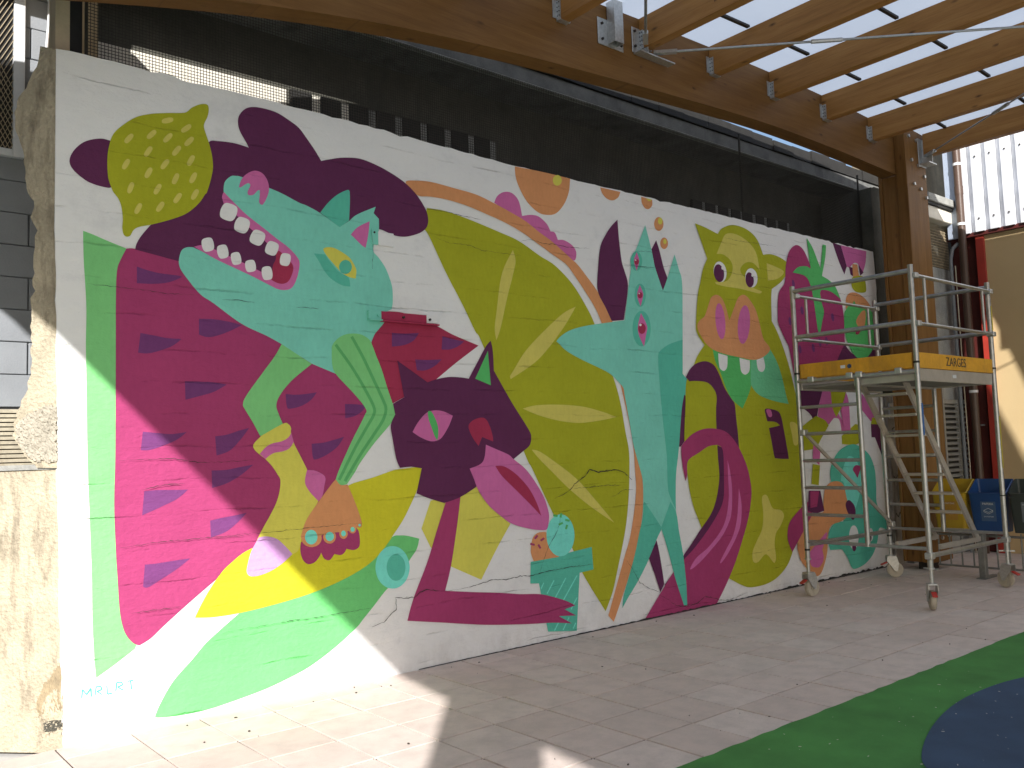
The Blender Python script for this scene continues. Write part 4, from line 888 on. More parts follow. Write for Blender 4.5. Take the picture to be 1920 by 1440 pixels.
bm = bmesh.new(); extr(bm, poly, (0, YR - YF, 0))
bmesh.ops.bevel(bm, geom=[e for e in bm.edges if abs(e.verts[0].co.y - e.verts[1].co.y) < 1e-5 and e.verts[0].co.z < 5.2 and len(e.link_faces) == 2], offset=0.012, segments=1, affect='EDGES') if False else None
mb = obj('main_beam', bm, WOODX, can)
# far cross beams, out of frame
for yb_ in (-7.5, -11.9):
    poly = [Vector((x, yb_, top_z(x) - 0.80)) for x in xs] + [Vector((x, yb_, top_z(x) - 0.30)) for x in reversed(xs)]
    bm = bmesh.new(); extr(bm, poly, (0, 0.19, 0)); obj('cross_beam', bm, WOODX, can)
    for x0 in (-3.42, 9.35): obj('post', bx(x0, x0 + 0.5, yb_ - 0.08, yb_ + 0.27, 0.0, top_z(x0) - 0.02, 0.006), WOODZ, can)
RX = [9.82 - 1.025 * k for k in range(14)]
def gap_l(y): return 7.42 + (y + 5.48) * 0.653     # invented slit in the unseen roof, lets a sun band onto the cream wall
def gap_r(y): return 8.99 + (y + 3.65) * 0.682
def edge_l(y): return -3.53 + 0.14 * (y + 7.07)
for i, rx in enumerate(RX):
    zt = top_z(min(rx, 9.6)) - 0.004; y0 = -12.0; y1 = YF if i else -0.66
    ylist = [(y1, y0)]
    # rafters stop either side of the slit
    ys = [y for y in [y1 + (y0 - y1) * k / 400 for k in range(401)] if gap_l(y) - 0.06 < rx < gap_r(y) + 0.06 and -7.46 < y < -3.5]
    if ys: ylist = [(y1, max(ys)), (min(ys), y0)]
    for n_, (ya, yb) in enumerate(ylist):
        if abs(ya - yb) < 0.1: continue
        if rx < -2.6: continue
        bm = bmesh.new(); box(bm, rx - 0.05, rx + 0.05, yb, ya, zt - 0.29, zt, 0.004)
        rf = obj('rafter', bm, WOODY, can)
        if n_ == 0 and i:
            bm = bmesh.new(); zb = zt - 0.29
            for sd_ in (-1, 1):
                xx = rx + sd_ * 0.052
                box(bm, min(xx, xx + sd_ * 0.003), max(xx, xx + sd_ * 0.003), ya - 0.055, ya - 0.003, zb - 0.003, zb + 0.17)
                box(bm, min(xx, xx + sd_ * 0.045), max(xx, xx + sd_ * 0.045), ya - 0.006, ya - 0.002, zb + 0.02, zb + 0.18)
            box(bm, rx - 0.055, rx + 0.055, ya - 0.055, ya - 0.003, zb - 0.005, zb - 0.001)
            hg = obj('hanger', bm, GALV, rf)
            bm = bmesh.new()
            for sd_ in (-1, 1):
                for kk in range(4):
                    for jj in range(2):
                        xx = rx + sd_ * 0.0555; zz = zb + 0.035 + kk * 0.038; yy = ya - 0.018 - jj * 0.022
                        tube(bm, (xx, yy, zz), (xx + sd_ * 0.004, yy, zz), 0.0055, 6)
            obj('nails', bm, DARKM, hg if False else rf)
# battens along the wall, roof sheets between them
BY = [-0.10, -0.95, -1.88, -2.81, -3.74, -4.67, -5.60, -6.53, -7.46, -8.39, -9.32, -10.25, -11.18, -12.1]
bays = [10.32] + RX + [RX[-1] - 1.025]  # unseen right overhang, widened to shade the cream wall
for yb in BY[1:-1]:
    for a, b_ in zip(bays[:-1], bays[1:]):
        if b_ < edge_l(yb): b_ = edge_l(yb)
        if a <= b_ + 0.05: continue
        if -7.4 < yb < -3.5 and (gap_l(yb) - .1 < a and b_ < gap_r(yb) + .1): continue
        bm = bmesh.new(); bar(bm, (b_ + 0.05, yb, top_z(b_) + 0.012), (a - 0.05, yb, top_z(a) + 0.012), 0.035, 0.022)
        obj('batten', bm, DARKM, can)
def rear(x): return -0.12 if x < 0.6 else min(0.17, -0.12 + (x - 0.6) * 0.20)  # hidden rear edge, shaped to keep the sun off the eave
def sheet(poly):
    poly = [(x_, rear(x_) if y_ == BY[0] else y_) for x_, y_ in poly]
    bm = bmesh.new(); bm.faces.new([bm.verts.new((x_, y_, top_z(x_) + 0.028)) for x_, y_ in poly]); obj('roof_sheet', bm, OPAL, can)
for ya, yb in zip(BY[:-1], BY[1:]):
    for a, b_ in zip(bays[:-1], bays[1:]):
        la, lb = edge_l(ya), edge_l(yb)
        if a <= min(la, lb): continue
        p = [(max(b_, la), ya), (a, ya), (a, yb), (max(b_, lb), yb)]
        if -7.4 < ya < -3.5:
            gl0, gl1, gr0, gr1 = gap_l(ya), gap_l(yb), gap_r(ya), gap_r(yb)
            # part left of the slit, part right of it
            L = [(min(b_, gl0), ya), (min(a, gl0), ya), (min(a, gl1), yb), (min(b_, gl1), yb)]
            R_ = [(max(b_, gr0), ya), (max(a, gr0), ya), (max(a, gr1), yb), (max(b_, gr1), yb)]
            for q in (L, R_):
                q = [(max(x_, edge_l(y_)), y_) for x_, y_ in q]
                u = []
                for pt in q:
                    if not u or math.dist(u[-1], pt) > 1e-4: u.append(pt)
                if len(u) > 1 and math.dist(u[0], u[-1]) < 1e-4: u.pop()
                if len(u) >= 3: sheet(u)
        else: sheet(p)
# post: two outer boards and a core, on a steel shoe
PX = 9.37
for y0, y1, z1, x1 in ((-0.62, -0.482, 5.47, 9.90), (-0.288, -0.25, 5.47, 9.88)):
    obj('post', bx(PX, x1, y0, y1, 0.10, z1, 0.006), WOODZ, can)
obj('post', bx(PX + 0.025, 9.87, -0.481, -0.289, 0.10, 4.885, 0.004), WOODZ, can)
bm = bmesh.new(); box(bm, 9.45, 9.80, -0.60, -0.30, 0.092, 0.10); box(bm, 9.53, 9.72, -0.52, -0.36, 0.0, 0.092); obj('post_shoe', bm, DARKM, can)
for bx_, bz in ((9.46, 5.36), (9.50, 5.06), (9.53, 4.76), (9.66, 5.34), (9.68, 5.02), (9.70, 4.72), (9.82, 4.90), (9.84, 4.63), (9.62, 0.38), (9.80, 0.40)):
    obj('bolt', tb((bx_, -0.62, bz), (bx_, -0.645, bz), 0.022, 6), GALV, can)
bm = bmesh.new(); box(bm, 9.70, 9.90, -0.632, -0.622, 5.02, 5.38, 0.004); box(bm, 9.79, 9.80, -0.76, -0.632, 5.04, 5.36); box(bm, 9.70, 9.90, -0.76, -0.632, 5.035, 5.05)
obj('gusset', bm, GALV, can)
# bracket with square steel stub, and the tie-rod bracket
def beam_bracket(x0, z0):
    bm = bmesh.new(); box(bm, x0 - 0.02, x0 + 0.30, YF - 0.010, YF - 0.002, z0, z0 + 0.24, 0.002); o_ = obj('bracket_plate', bm, GALV, can)
    bm = bmesh.new()
    for s_ in ((0.10, 0.105, -0.10, -0.01), (0.205, 0.21, -0.10, -0.01)): box(bm, x0 + s_[0], x0 + s_[1], YF + s_[2], YF + s_[3], z0 + 0.02, z0 + 0.42)
    box(bm, x0 + 0.105, x0 + 0.205, YF - 0.10, YF - 0.095, z0 + 0.02, z0 + 0.42); box(bm, x0 + 0.105, x0 + 0.205, YF - 0.015, YF - 0.0102, z0 + 0.02, z0 + 0.42)
    obj('steel_stub', bm, GALV, can)
    for a, b_ in ((0.03, 0.05), (0.03, 0.19), (0.27, 0.05), (0.27, 0.19)): obj('bolt', tb((x0 + a, YF - 0.010, z0 + b_), (x0 + a, YF - 0.024, z0 + b_), 0.013, 6), DARKM, o_)
beam_bracket(4.12, 5.10)
bm = bmesh.new(); x0 = 4.66; z0 = 5.12
box(bm, x0 - 0.12, x0 + 0.10, YF - 0.012, YF - 0.002, z0 + 0.02, z0 + 0.26, 0.004); box(bm, x0 - 0.005, x0 + 0.005, YF - 0.09, YF - 0.012, z0 + 0.02, z0 + 0.25); box(bm, x0 - 0.11, x0 + 0.36, YF - 0.10, YF - 0.012, z0, z0 + 0.012)
tb_ = obj('tie_bracket', bm, GALV, can)
for a in (-0.09, 0.07):
    for c in (0.08, 0.22): obj('bolt', tb((x0 + a, YF - 0.012, z0 + c), (x0 + a, YF - 0.028, z0 + c), 0.013, 6), DARKM, tb_)
def rod(a, b_, r=0.011):
    a = Vector(a); b_ = Vector(b_); o_ = obj('tie_rod', tb(a, b_, r, 10), RODM, can, True)
    d = (b_ - a).normalized(); obj('turnbuckle', tb(a + d * 1.35, a + d * 1.62, 0.020, 8), GALV, o_)
    bm = bmesh.new(); bar(bm, a - d * 0.05, a + d * 0.16, 0.045, 0.03); obj('rod_fork', bm, GALV, o_)
rod((4.80, -0.58, 5.17), (9.55, -5.35, 5.16))
rod((4.50, -0.68, 5.16), (1.5, -3.35, 5.17), 0.013)
rod((9.76, -0.72, 5.15), (6.9, -4.63, 5.15), 0.009)

# ------------------------------------------------------------------ concrete annex beside the post
an = empty('concrete_annex', (10.8, -0.1, 0)); tag(an, 'weathered grey concrete wall with louvre behind the timber post', 'building')
obj('wall', bx(9.95, 12.6, -0.10, 0.9, 0, 3.98), CONC, an)
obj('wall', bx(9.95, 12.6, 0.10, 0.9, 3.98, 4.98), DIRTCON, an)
obj('cornice', bx(10.7, 11.75, -0.22, 0.9, 4.62, 4.80, 0.01), PALER, an)
obj('cornice', bx(10.7, 11.75, -0.28, 0.9, 4.84, 4.95, 0.01), CONC, an)
obj('coping', bx(10.7, 11.75, -0.25, 0.9, 4.80, 4.84), DARKP, an)
obj('wall_stub', bx(10.9, 13.2, 0.35, 0.9, 4.96, 6.9), noisy('sandy_chimney_render', (0.26, 0.22, 0.155), 0.3, 7, 0.9, stain=(5, 0.7, (0.14, 0.12, 0.09))), an)
bm = bmesh.new(); x = 10.2
while x < 11.6: bar(bm, (x, -0.095, 3.985), (x, -0.095, 4.615), 0.006, 0.006, (0, 1, 0)); x += 0.04
z = 4.0
while z < 4.6: bar(bm, (10.2, -0.099, z), (11.6, -0.099, z), 0.006, 0.006); z += 0.04
obj('wire_screen', bm, MESHB, an)
lv = obj('louvre', bx(10.98, 11.86, -0.118, -0.101, 1.02, 2.10), DARKP, an)
for k in range(14):
    z0 = 1.05 + k * 0.074
    for xa, xb in ((11.00, 11.40), (11.44, 11.84)):
        bm = bmesh.new(); bar(bm, (xa, -0.135, z0 + 0.02), (xb, -0.135, z0 + 0.02), 0.062, 0.010, (0, -0.75, 1)); obj('slat', bm, LOUV, lv)
bm = bmesh.new(); box(bm, 11.405, 11.435, -0.165, -0.118, 1.02, 2.10); box(bm, 10.94, 10.98, -0.165, -0.1, 1.0, 2.3); box(bm, 11.86, 11.92, -0.165, -0.1, 1.0, 2.3); box(bm, 10.98, 11.86, -0.16, -0.101, 2.06, 2.12)
obj('louvre_frame', bm, LOUV, lv)
# dirty white pier with graffiti between mural and post
gp = obj('white_pier', bx(9.66, 9.94, -0.02, 0.3, 0, 2.15, 0.01), noisy('dirty_white_plaster', (0.50, 0.47, 0.43), 0.25, 6, 0.9, stain=(6, 0.8, (0.07, 0.06, 0.055))))
tag(gp, 'dirty white plaster pier with black scrawls at the right end of the mural', 'pier')
for k, (pts_) in enumerate(([(0, 0), (.05, .04), (.09, .0), (.05, -.05), (.10, -.12)], [(0.02, 0), (.07, .05), (.03, .10), (.10, .13)], [(0, 0), (.06, -.04), (.12, .03), (.14, .12)], [(0, .05), (.05, 0), (.1, .06), (.14, -.02)])):
    bm = bmesh.new(); zz = (1.42, 1.62, 1.12, 0.60)[k]
    for a, b_ in zip(pts_[:-1], pts_[1:]): bar(bm, (9.72 + a[0], -0.0215 - .0005, zz + a[1]), (9.72 + b_[0], -0.0215 - .0005, zz + b_[1]), 0.014, 0.001, (0, 1, 0))
    obj('scrawl', bm, INK, gp)
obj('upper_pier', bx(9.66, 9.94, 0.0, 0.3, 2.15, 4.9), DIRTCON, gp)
obj('socket_plate', bx(9.69, 9.86, -0.045, -0.021, 1.86, 2.06, 0.004), WFRAME, gp)

# ------------------------------------------------------------------ clad building on the right
rbld = empty('clad_building', (11.6, -3, 0)); tag(rbld, 'cream walled building with white profiled metal cladding above a red steel frame', 'building')
obj('wall', bx(11.6, 12.4, -9.0, -0.60, 0, 4.42), ORANGEW, rbld)
obj('wall', bx(11.66, 12.4, -0.60, -0.12, 0, 4.42), MAROON, rbld)
obj('red_column', bx(11.56, 11.66, -0.60, -0.49, 0, 4.39, 0.003), REDST, rbld)
obj('red_beam', bx(11.53, 11.75, -9.0, -0.12, 4.39, 4.45, 0.003), MAROON, rbld)
dr = obj('door', bx(11.63, 11.66, -0.455, -0.16, 0.02, 2.6, 0.003), MAROON, rbld)
bm = bmesh.new(); tube(bm, (11.60, -0.42, 1.75), (11.60, -0.30, 1.75), 0.012, 8); tube(bm, (11.60, -0.30, 1.75), (11.64, -0.30, 1.75), 0.012, 8); obj('handle', bm, GALV, dr)
# profiled cladding: rib by rib
prof = []; y = -0.34; pit = 0.195
while y > -9.0:
    prof += [(y, 0.0), (y - 0.112, 0.0), (y - 0.118, -0.075), (y - 0.186, -0.075)]; y -= pit
bm = bmesh.new(); extr(bm, [Vector((11.49 - d, yy, 4.44)) for yy, d in prof] + [Vector((11.573, prof[-1][0], 4.44)), Vector((11.573, prof[0][0], 4.44))], (0, 0, 3.16))
cl = obj('cladding', bm, SIDING, rbld)
obj('flashing', bx(11.50, 11.62, -0.335, -0.15, 4.40, 7.6, 0.004), FLASH, rbld)
obj('cladding_backing', bx(11.575, 12.4, -9.0, -0.12, 4.47, 7.6), DARKP, rbld)
bm = bmesh.new()
for k in range(9):
    for zz in (4.62, 5.5): bmesh.ops.create_cone(bm, cap_ends=True, segments=8, radius1=0.013, radius2=0.008, depth=0.014, matrix=Matrix.Translation((11.484, -0.40 - k * pit - 0.0, zz)) @ Matrix.Rotation(math.pi / 2, 4, 'Y'))
obj('screws', bm, DARKM, cl)
dp = obj('downpipe', tb((11.44, -0.37, 0.0), (11.44, -0.37, 7.6), 0.052, 16), BROWNP, None, True); tag(dp, 'brown round downpipe running down beside the white cladding', 'pipe')
for zz in (4.56, 5.42, 2.2): obj('pipe_clip', tb((11.44, -0.37, zz), (11.44, -0.37, zz + 0.035), 0.057, 16), WFRAME, dp, True)
obj('pipe_socket', tb((11.44, -0.37, 5.0), (11.44, -0.37, 5.12), 0.057, 16), BROWNP, dp, True)
bm = bmesh.new(); cpt = [(11.42, -0.20, 0.0), (11.42, -0.20, 4.1), (11.43, -0.23, 4.25), (11.46, -0.30, 4.32)]
for a, b_ in zip(cpt[:-1], cpt[1:]): tube(bm, a, b_, 0.026, 10)
tag(obj('conduit', bm, GREYP, None, True), 'grey conduit with a bent top left of the brown downpipe', 'pipe')
tag(obj('thin_cable', tb((11.40, -0.265, 0.0), (11.40, -0.265, 4.0), 0.008, 6), SLATM), 'thin cream cable between the grey conduit and the brown downpipe', 'cable')

# ------------------------------------------------------------------ recycling bins on their rack
rk = empty('bin_rack', (9.3, -1.2, 0)); tag(rk, 'low grey steel rack with upright bars carrying the three bins', 'rack')
for z0, r_ in ((0.10, 0.012), (0.46, 0.014)): obj('rail', tb((9.32, -0.70, z0), (9.32, -2.35, z0), r_, 8), RACKM, rk, True)
k = 0; y = -0.72
while y > -2.35:
    obj('upright', tb((9.32, y, 0.10), (9.32, y, 0.50), 0.010, 8), RACKM, rk, True); y -= 0.13
for y in (-1.27, -2.3): obj('leg', bx(9.13, 9.21, y - 0.035, y + 0.035, 0.0, 0.50, 0.004), RACKM, rk); obj('foot', bx(9.08, 9.5, y - 0.05, y + 0.05, 0.0, 0.008), RACKM, rk)
def make_bin(y1, w, mat, stick, label, words):
    b0 = empty('litter_bin', (9.30, y1 - w / 2, 0.5)); tag(b0, label, 'bin', 'recycling bins on the rack')
    x0 = 9.16; d = 0.28; zb, zf, zr = 0.52, 0.955, 1.10; t_ = 0.05
    bm = bmesh.new()
    def ring(z, ins, zback=None):
        cs = []
        for (cx, cy) in ((x0 + ins, y1 - ins), (x0 + ins, y1 - w + ins), (x0 + d - ins * .5, y1 - w + ins), (x0 + d - ins * .5, y1 - ins)):
            cs.append((cx, cy))
        o_ = []; R = 0.035
        for i in range(4):
            c = Vector(cs[i]); p_ = Vector(cs[i - 1]); n_ = Vector(cs[(i + 1) % 4])
            a = c + (p_ - c).normalized() * R; b__ = c + (n_ - c).normalized() * R
            for k_ in range(5):
                tt = k_ / 4; q = a * (1 - tt) ** 2 + c * 2 * tt * (1 - tt) + b__ * tt ** 2
                zz = z if zback is None else z + (zback - z) * max(0, min(1, (q.x - x0 - 0.03) / (0.10)))
                o_.append(bm.verts.new((q.x, q.y, zz)))
        return o_
    rings = [ring(zb, t_ * .62), ring(zf - 0.03, t_ * .1), ring(zf, -0.006, zr), ring(zf + 0.004, 0.004, zr + 0.003), ring(zf - 0.04, 0.016), ring(zb + 0.03, t_)]
    n = len(rings[0])
    for ra, rb_ in zip(rings[:-1], rings[1:]):
        for i in range(n): bm.faces.new((ra[i], ra[(i + 1) % n], rb_[(i + 1) % n], rb_[i]))
    bm.faces.new(rings[0][::-1]); bm.faces.new(rings[-1])
    obj('bin_body', bm, mat, b0, True)
    # sticker lies on the sloping front
    yc = y1 - w / 2 - 0.01
    sl = (t_ * .62 - t_ * .1) / (zf - 0.03 - zb)
    def fx(z): return x0 + t_ * .62 - (z - zb) * sl
    z0, z1 = 0.64, 0.86; hw = 0.080
    bm = bmesh.new(); vv = [bm.verts.new(q) for q in ((fx(z0) - .003, yc + hw, z0), (fx(z0) - .003, yc - hw, z0), (fx(z1) - .003, yc - hw, z1), (fx(z1) - .003, yc + hw, z1))]; bm.faces.new(vv)
    st = obj('sticker', bm, stick, b0)
    Rm = Matrix(((0, 0, -1), (-1, 0, 0), (0, 1, 0))).to_4x4()
    tilt = Matrix.Rotation(0, 4, 'Y')
    for txt, z_, sz in words:
        text_mesh('sticker_text', txt, sz, PRINTW, st, Matrix.Translation((fx(z_) - 0.006, yc, z_)) @ Rm)
    return st, yc, fx
st, yc, fx = make_bin(-0.74, 0.39, YBIN, STICKY, 'yellow open-topped recycling bin on the rack nearest the timber post', [('ONTZIAK', 0.83, 0.026), ('--- -- --', 0.70, 0.014)])
st, yc, fx = make_bin(-1.155, 0.40, BBIN, STICK, 'blue paper recycling bin in the middle of the rack', [('PAPERA', 0.832, 0.034), ('ETA KARTOIA', 0.690, 0.016)])
for (a, b_) in (((-.048, .76), (0, .785)), ((0, .785), (.048, .76)), ((.048, .76), (0, .738)), ((0, .738), (-.048, .76)), ((-.048, .76), (-.046, .745)), ((-.046, .745), (0, .722)), ((0, .722), (.048, .745)), ((.048, .745), (.048, .76))):
    bm = bmesh.new(); bar(bm, (fx(a[1]) - 0.006, yc + a[0], a[1]), (fx(b_[1]) - 0.006, yc + b_[0], b_[1]), 0.004, 0.001, (1, 0, 0)); obj('sticker_icon', bm, PRINTW, st)
make_bin(-1.58, 0.40, GBIN, STICKG, 'dark grey-green bin on the rack at the right edge', [('HONDARRA', 0.832, 0.024), ('---- -- ----', 0.68, 0.014)])

# ------------------------------------------------------------------ scaffold tower
sc = empty('scaffold_tower', (7.82, -1.08, 0)); tag(sc, 'aluminium mobile scaffold tower with yellow toe boards on four castors', 'scaffold')
X0, X1, Y0, Y1 = 6.95, 8.68, -0.45, -1.72
wheels = {(X0, Y0): -12, (X0, Y1): 36, (X1, Y0): -48, (X1, Y1): 75}
for (x_, y_), ang in wheels.items():
    bm = bmesh.new(); tube(bm, (x_, y_, 0.39), (x_, y_, 3.24), 0.0255, 14); lg = obj('leg', bm, ALU, sc, True)
    for zz in (0.47, 2.30): obj('collar', tb((x_, y_, zz), (x_, y_, zz + 0.02), 0.028, 14), BLACK, lg, True)
    bm = bmesh.new(); tube(bm, (x_, y_, 0.25), (x_, y_, 0.42), 0.017, 10); tube(bm, (x_, y_, 0.375), (x_, y_, 0.392), 0.034, 10)
    dq = Matrix.Rotation(math.radians(ang + 40), 3, 'Z') @ Vector((1, 0, 0))
    bar(bm, Vector((x_, y_, 0.382)) - dq * 0.075, Vector((x_, y_, 0.382)) + dq * 0.075, 0.016, 0.012); obj('jack', bm, GALV, sc, True)
    M = Matrix.Translation((x_, y_, 0)) @ Matrix.Rotation(math.radians(ang), 4, 'Z')
    ca = empty('caster', (x_, y_, 0)); ca.parent = sc; ca.matrix_parent_inverse = Matrix.Translation(-sc.location)
    def cobj(nm, bm_, mt, smo=False):
        bm_.transform(M); o_ = obj(nm, bm_, mt, None, smo); o_.parent = ca; o_.matrix_parent_inverse = Matrix.Translation((-x_, -y_, 0)); return o_
    bm = bmesh.new(); box(bm, -0.05, 0.05, -0.042, 0.042, 0.235, 0.25, 0.003)
    for s_ in (-1, 1):
        extr(bm, [Vector((-0.055, s_ * 0.038, 0.235)), Vector((0.055, s_ * 0.038, 0.235)), Vector((0.075, s_ * 0.038, 0.16)), Vector((0.055, s_ * 0.038, 0.075)), Vector((0.025, s_ * 0.038, 0.075)), Vector((-0.055, s_ * 0.038, 0.19))], (0, s_ * 0.005, 0))
    tube(bm, (0.035, -0.048, 0.092), (0.035, 0.048, 0.092), 0.013, 8); cobj('fork', bm, GALV)
    bm = bmesh.new(); tube(bm, (0.035, -0.024, 0.092), (0.035, 0.024, 0.092), 0.090, 28)
    bmesh.ops.bevel(bm, geom=[e for e in bm.edges if abs(e.verts[0].co.y - e.verts[1].co.y) < 1e-5], offset=0.008, segments=2, affect='EDGES'); cobj('wheel', bm, CASTER, True)
    bm = bmesh.new(); tube(bm, (0.035, -0.030, 0.092), (0.035, 0.030, 0.092), 0.035, 14); cobj('hub', bm, CASTER, True)
    bm = bmesh.new(); extr(bm, [Vector((-0.05, -0.022, 0.165)), Vector((-0.115, -0.022, 0.138)), Vector((-0.118, -0.022, 0.150)), Vector((-0.05, -0.022, 0.180))], (0, 0.044, 0)); cobj('brake_pedal', bm, REDP)
def st_(name, a, b_, r=0.0215, mat=ALU, clamp=True):
    o_ = obj(name, tb(a, b_, r, 12), mat, sc, True)
    return o_
# end frames with ladder rungs
for x_, yv in ((X0, -1.12), (X1, -1.08)):
    st_('ladder_stile', (x_, yv, 0.55), (x_, yv, 2.23), 0.0245)
    for k in range(6):
        zz = 0.565 + 0.2775 * k
        st_('rung', (x_, Y0, zz), (x_, Y1 if k == 0 else yv, zz), 0.0175)
    st_('cross_tube', (x_, Y0, 2.225), (x_, Y1, 2.225), 0.0235)
    for zz in (3.185, 2.695): st_('guard_rail', (x_, Y0, zz), (x_, Y1, zz), 0.0235)
# side guard frames
for y_ in (Y0, Y1):
    for zz in (3.135, 2.675):
        g_ = st_('guard_rail', (X0 + 0.02, y_ - 0.03, zz), (X1 - 0.02, y_ - 0.03, zz), 0.0175)
        for x_ in (X0 + 0.02, X1 - 0.02): obj('clamp', bx(x_ - 0.035, x_ + 0.035, y_ - 0.055, y_ + 0.025, zz - 0.025, zz + 0.025, 0.006), GALV, g_)
    for x_ in (X0 + 0.20, X1 - 0.22): st_('guard_strut', (x_, y_ - 0.03, 2.675), (x_, y_ - 0.03, 3.135), 0.0155)
st_('base_tube', (X0, Y1, 0.50), (X1, Y1, 0.50), 0.0235); st_('base_tube', (X0, Y0, 0.53), (X1, Y0, 0.53), 0.0235)
bm = bmesh.new(); bar(bm, (X0, Y0 - 0.035, 1.70), (X1, Y0 - 0.035, 0.62), 0.022, 0.034); obj('diagonal_brace', bm, ALUM, sc)
for a in ((X0, Y0 - .035, 1.69), (X1, Y0 - .035, 0.61), (X0, Y1, 0.50), (X1, Y1, 0.50), (X0, -0.62, 2.235), (X0, -1.05, 2.24), (X0, -1.15, 2.24), (X0, -1.55, 2.24)):
    obj('clamp', bx(a[0] - 0.04, a[0] + 0.04, a[1] - 0.035, a[1] + 0.035, a[2] - 0.03, a[2] + 0.03, 0.008), GALV, sc)
# deck
obj('deck', bx(X0 + 0.04, X1 - 0.04, Y1 + 0.03, Y0 - 0.03, 2.155, 2.185), PLY, sc)
for y0, y1 in ((Y1 + 0.005, Y1 + 0.03), (Y0 - 0.03, Y0 - 0.005), (-1.10, -1.06)): obj('deck_edge', bx(X0 + 0.035, X1 - 0.03, y0, y1, 2.135, 2.255, 0.003), ALUM, sc)
for x0, x1 in ((X0 + 0.03, X0 + 0.06), (X1 - 0.06, X1 - 0.03)): obj('deck_edge', bx(x0, x1, Y1 + 0.031, -1.101, 2.14, 2.25), ALUM, sc)
tbx = obj('toe_board', bx(X0 - 0.005, X0 + 0.02, Y1 + 0.045, Y0 - 0.045, 2.258, 2.405, 0.002), YELB, sc)
tby = obj('toe_board', bx(X0 + 0.045, X1 + 0.0, Y1 - 0.005, Y1 + 0.02, 2.258, 2.405, 0.002), YELB, sc)
obj('toe_board', bx(X1 - 0.01, X1 + 0.015, Y1 + 0.045, Y0 - 0.045, 2.258, 2.405, 0.002), YELB, sc)
obj('toe_board', bx(X0 + 0.045, X1 - 0.045, Y0 - 0.02, Y0 + 0.005, 2.258, 2.405, 0.002), YELB, sc)
text_mesh('board_text', 'ZARGES', 0.125, INK, tby, Matrix.Translation((7.78, Y1 - 0.0075, 2.333)) @ Matrix.Rotation(math.pi / 2, 4, 'X'))
obj('board_badge', tb((X0 - 0.0055, -1.045, 2.335), (X0 - 0.009, -1.045, 2.335), 0.022, 16), noisy('blue_badge', (0.02, 0.06, 0.14)), tbx)
obj('board_badge', bx(X0 - 0.008, X0 - 0.0055, -1.00, -0.95, 2.32, 2.35), PRINTW, tbx)
obj('deck_label', bx(7.70, 7.78, Y1 + 0.001, Y1 + 0.0045, 2.18, 2.21), PRINTW, sc)
obj('leg_sticker', bx(X0 - 0.012, X0 + 0.012, Y1 - 0.0275, Y1 - 0.024, 1.62, 1.92), noisy('blue_leg_sticker', (0.03, 0.12, 0.36)), sc)
obj('leg_sticker', bx(X1 - 0.010, X1 + 0.014, Y1 - 0.0275, Y1 - 0.024, 1.25, 1.80), noisy('yellow_leg_sticker', (0.46, 0.38, 0.05)), sc)
obj('leg_sticker', bx(X1 - 0.010, X1 + 0.014, Y1 - 0.0275, Y1 - 0.024, 2.72, 2.98), noisy('yellow_leg_sticker2', (0.46, 0.38, 0.05)), sc)
# stair
sA, sB = Vector((7.42, 0, 2.20)), Vector((8.86, 0, 0.46))
stair = empty('stair', (7.42, -1.1, 0.5)); stair.parent = sc; stair.matrix_parent_inverse = Matrix.Translation(-sc.location)
def sobj(nm, bm_, mt):
    o_ = obj(nm, bm_, mt); o_.parent = stair; o_.matrix_parent_inverse = Matrix.Translation(-stair.location); return o_
for y_ in (-0.90, -1.36):
    bm = bmesh.new(); bar(bm, (sA.x, y_, sA.z), (sB.x, y_, sB.z), 0.026, 0.075); sobj('stringer', bm, ALUM)
for k in range(8):
    f = (k + 0.7) / 8.2; c = sA.lerp(sB, f)
    sobj('tread', bx(c.x - 0.06, c.x + 0.06, -1.345, -0.915, c.z - 0.014, c.z + 0.014, 0.004), ALUM)
bm = bmesh.new(); bar(bm, (7.95, -1.36, 0.47), (8.90, -1.36, 0.47), 0.03, 0.05); sobj('stair_foot', bm, ALUM)
bm = bmesh.new(); bar(bm, (7.95, -0.90, 0.47), (8.90, -0.90, 0.47), 0.03, 0.05); sobj('stair_foot', bm, ALUM)
# cable tie on the rear leg
bm = bmesh.new(); tube(bm, (X1, Y1, 0.955), (X1, Y1, 0.967), 0.029, 12); tube(bm, (X1 + 0.02, Y1 - 0.02, 0.96), (X1 + 0.10, Y1 - 0.06, 0.93), 0.004, 5); obj('cable_tie', bm, BLACK, sc)

# ------------------------------------------------------------------ unseen building added far behind the photographer to close the horizon
sb = empty('horizon_building', (4, -44, 0)); tag(sb, 'long low pale building added out of view behind the viewpoint to close the horizon', 'building')
obj('wall', bx(-14.0, 24.0, -50.0, -44.0, 0, 5.25), FARWALL, sb)
obj('roof', bx(-14.1, 24.1, -50.1, -43.9, 5.25, 5.40), CONC, sb)
for k in range(13):
    x0 = -12.6 + k * 2.7; w_ = obj('window', bx(x0, x0 + 1.6, -44.0, -43.97, 1.1, 2.6), GLASSD, sb)
    bm = bmesh.new(); box(bm, x0 - 0.06, x0, -44.0, -43.95, 1.04, 2.66); box(bm, x0 + 1.6, x0 + 1.66, -44.0, -43.95, 1.04, 2.66); box(bm, x0, x0 + 1.6, -44.0, -43.95, 2.6, 2.66); box(bm, x0, x0 + 1.6, -44.0, -43.93, 1.04, 1.1); obj('frame', bm, WFRAME, w_)

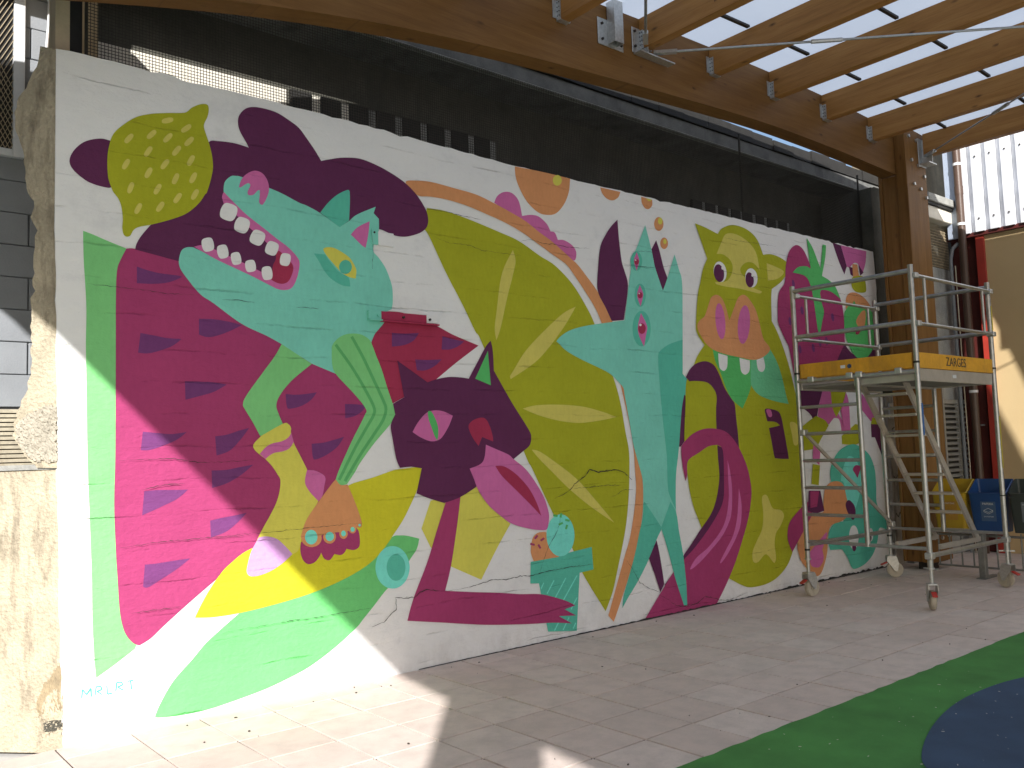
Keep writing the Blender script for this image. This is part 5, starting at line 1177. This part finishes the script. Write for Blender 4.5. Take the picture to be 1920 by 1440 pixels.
# ------------------------------------------------------------------ taller block added out of frame to screen the sky from the left
nb = empty('sky_screen_block', (-10, -1, 0)); tag(nb, 'taller unseen grey block added to screen sky light from the left', 'building')
obj('wall', bx(-16.0, -7.0, -6.6, 7.0, 0, 11.0), noisy('grey_sky_screen_render', (0.24, 0.24, 0.25), 0.1, 1.0, 0.9), nb)
obj('roof', bx(-16.2, -6.9, -6.7, 7.1, 11.0, 11.2), CONC, nb)
for r_ in range(3):
    for k in range(4):
        w_ = obj('window', bx(-7.0, -6.97, -5.4 + k * 3.0, -4.2 + k * 3.0, 1.2 + r_ * 3.2, 2.7 + r_ * 3.2), GLASSD, nb)
        y0 = -5.4 + k * 3.0; z0 = 1.2 + r_ * 3.2
        bm = bmesh.new(); box(bm, -7.0, -6.94, y0 - 0.06, y0, z0 - 0.06, z0 + 1.56); box(bm, -7.0, -6.94, y0 + 1.2, y0 + 1.26, z0 - 0.06, z0 + 1.56); box(bm, -7.0, -6.94, y0, y0 + 1.2, z0 + 1.5, z0 + 1.56); box(bm, -7.0, -6.90, y0, y0 + 1.2, z0 - 0.06, z0); obj('frame', bm, WFRAME, w_)

# ------------------------------------------------------------------ crumbs on the floor
rl = random.Random(21)
bm = bmesh.new()
for k in range(60):
    x_ = rl.uniform(0.3, 9.5); y_ = rl.uniform(-2.6, -0.02) if k % 3 else rl.uniform(-0.25, -0.02); s_ = rl.uniform(0.003, 0.010)
    M = Matrix.Translation((x_, y_, 0.003)) @ Matrix.Rotation(rl.uniform(0, 6), 4, 'Z') @ Matrix.Diagonal((rl.uniform(.5, 1.6), rl.uniform(.4, 1), 0.5, 1))
    bmesh.ops.create_icosphere(bm, subdivisions=1, radius=s_, matrix=M)
tag(obj('floor_crumbs', bm, CRUMB), 'dark crumbs and dry leaf bits scattered over the pavers', kind='stuff')
bm = bmesh.new()
for k in range(60):
    x_ = rl.uniform(2.4, 5.0); y_ = rl.uniform(-3.9, -2.75); s_ = rl.uniform(0.0015, 0.0045)
    M = Matrix.Translation((x_, y_, 0.015)) @ Matrix.Rotation(rl.uniform(0, 6), 4, 'Z') @ Matrix.Diagonal((rl.uniform(1, 3), 0.6, 0.4, 1))
    bmesh.ops.create_icosphere(bm, subdivisions=1, radius=s_, matrix=M)
tag(obj('paper_crumbs', bm, CRUMBW), 'tiny pale crumbs lying on the green and blue rubber', kind='stuff')
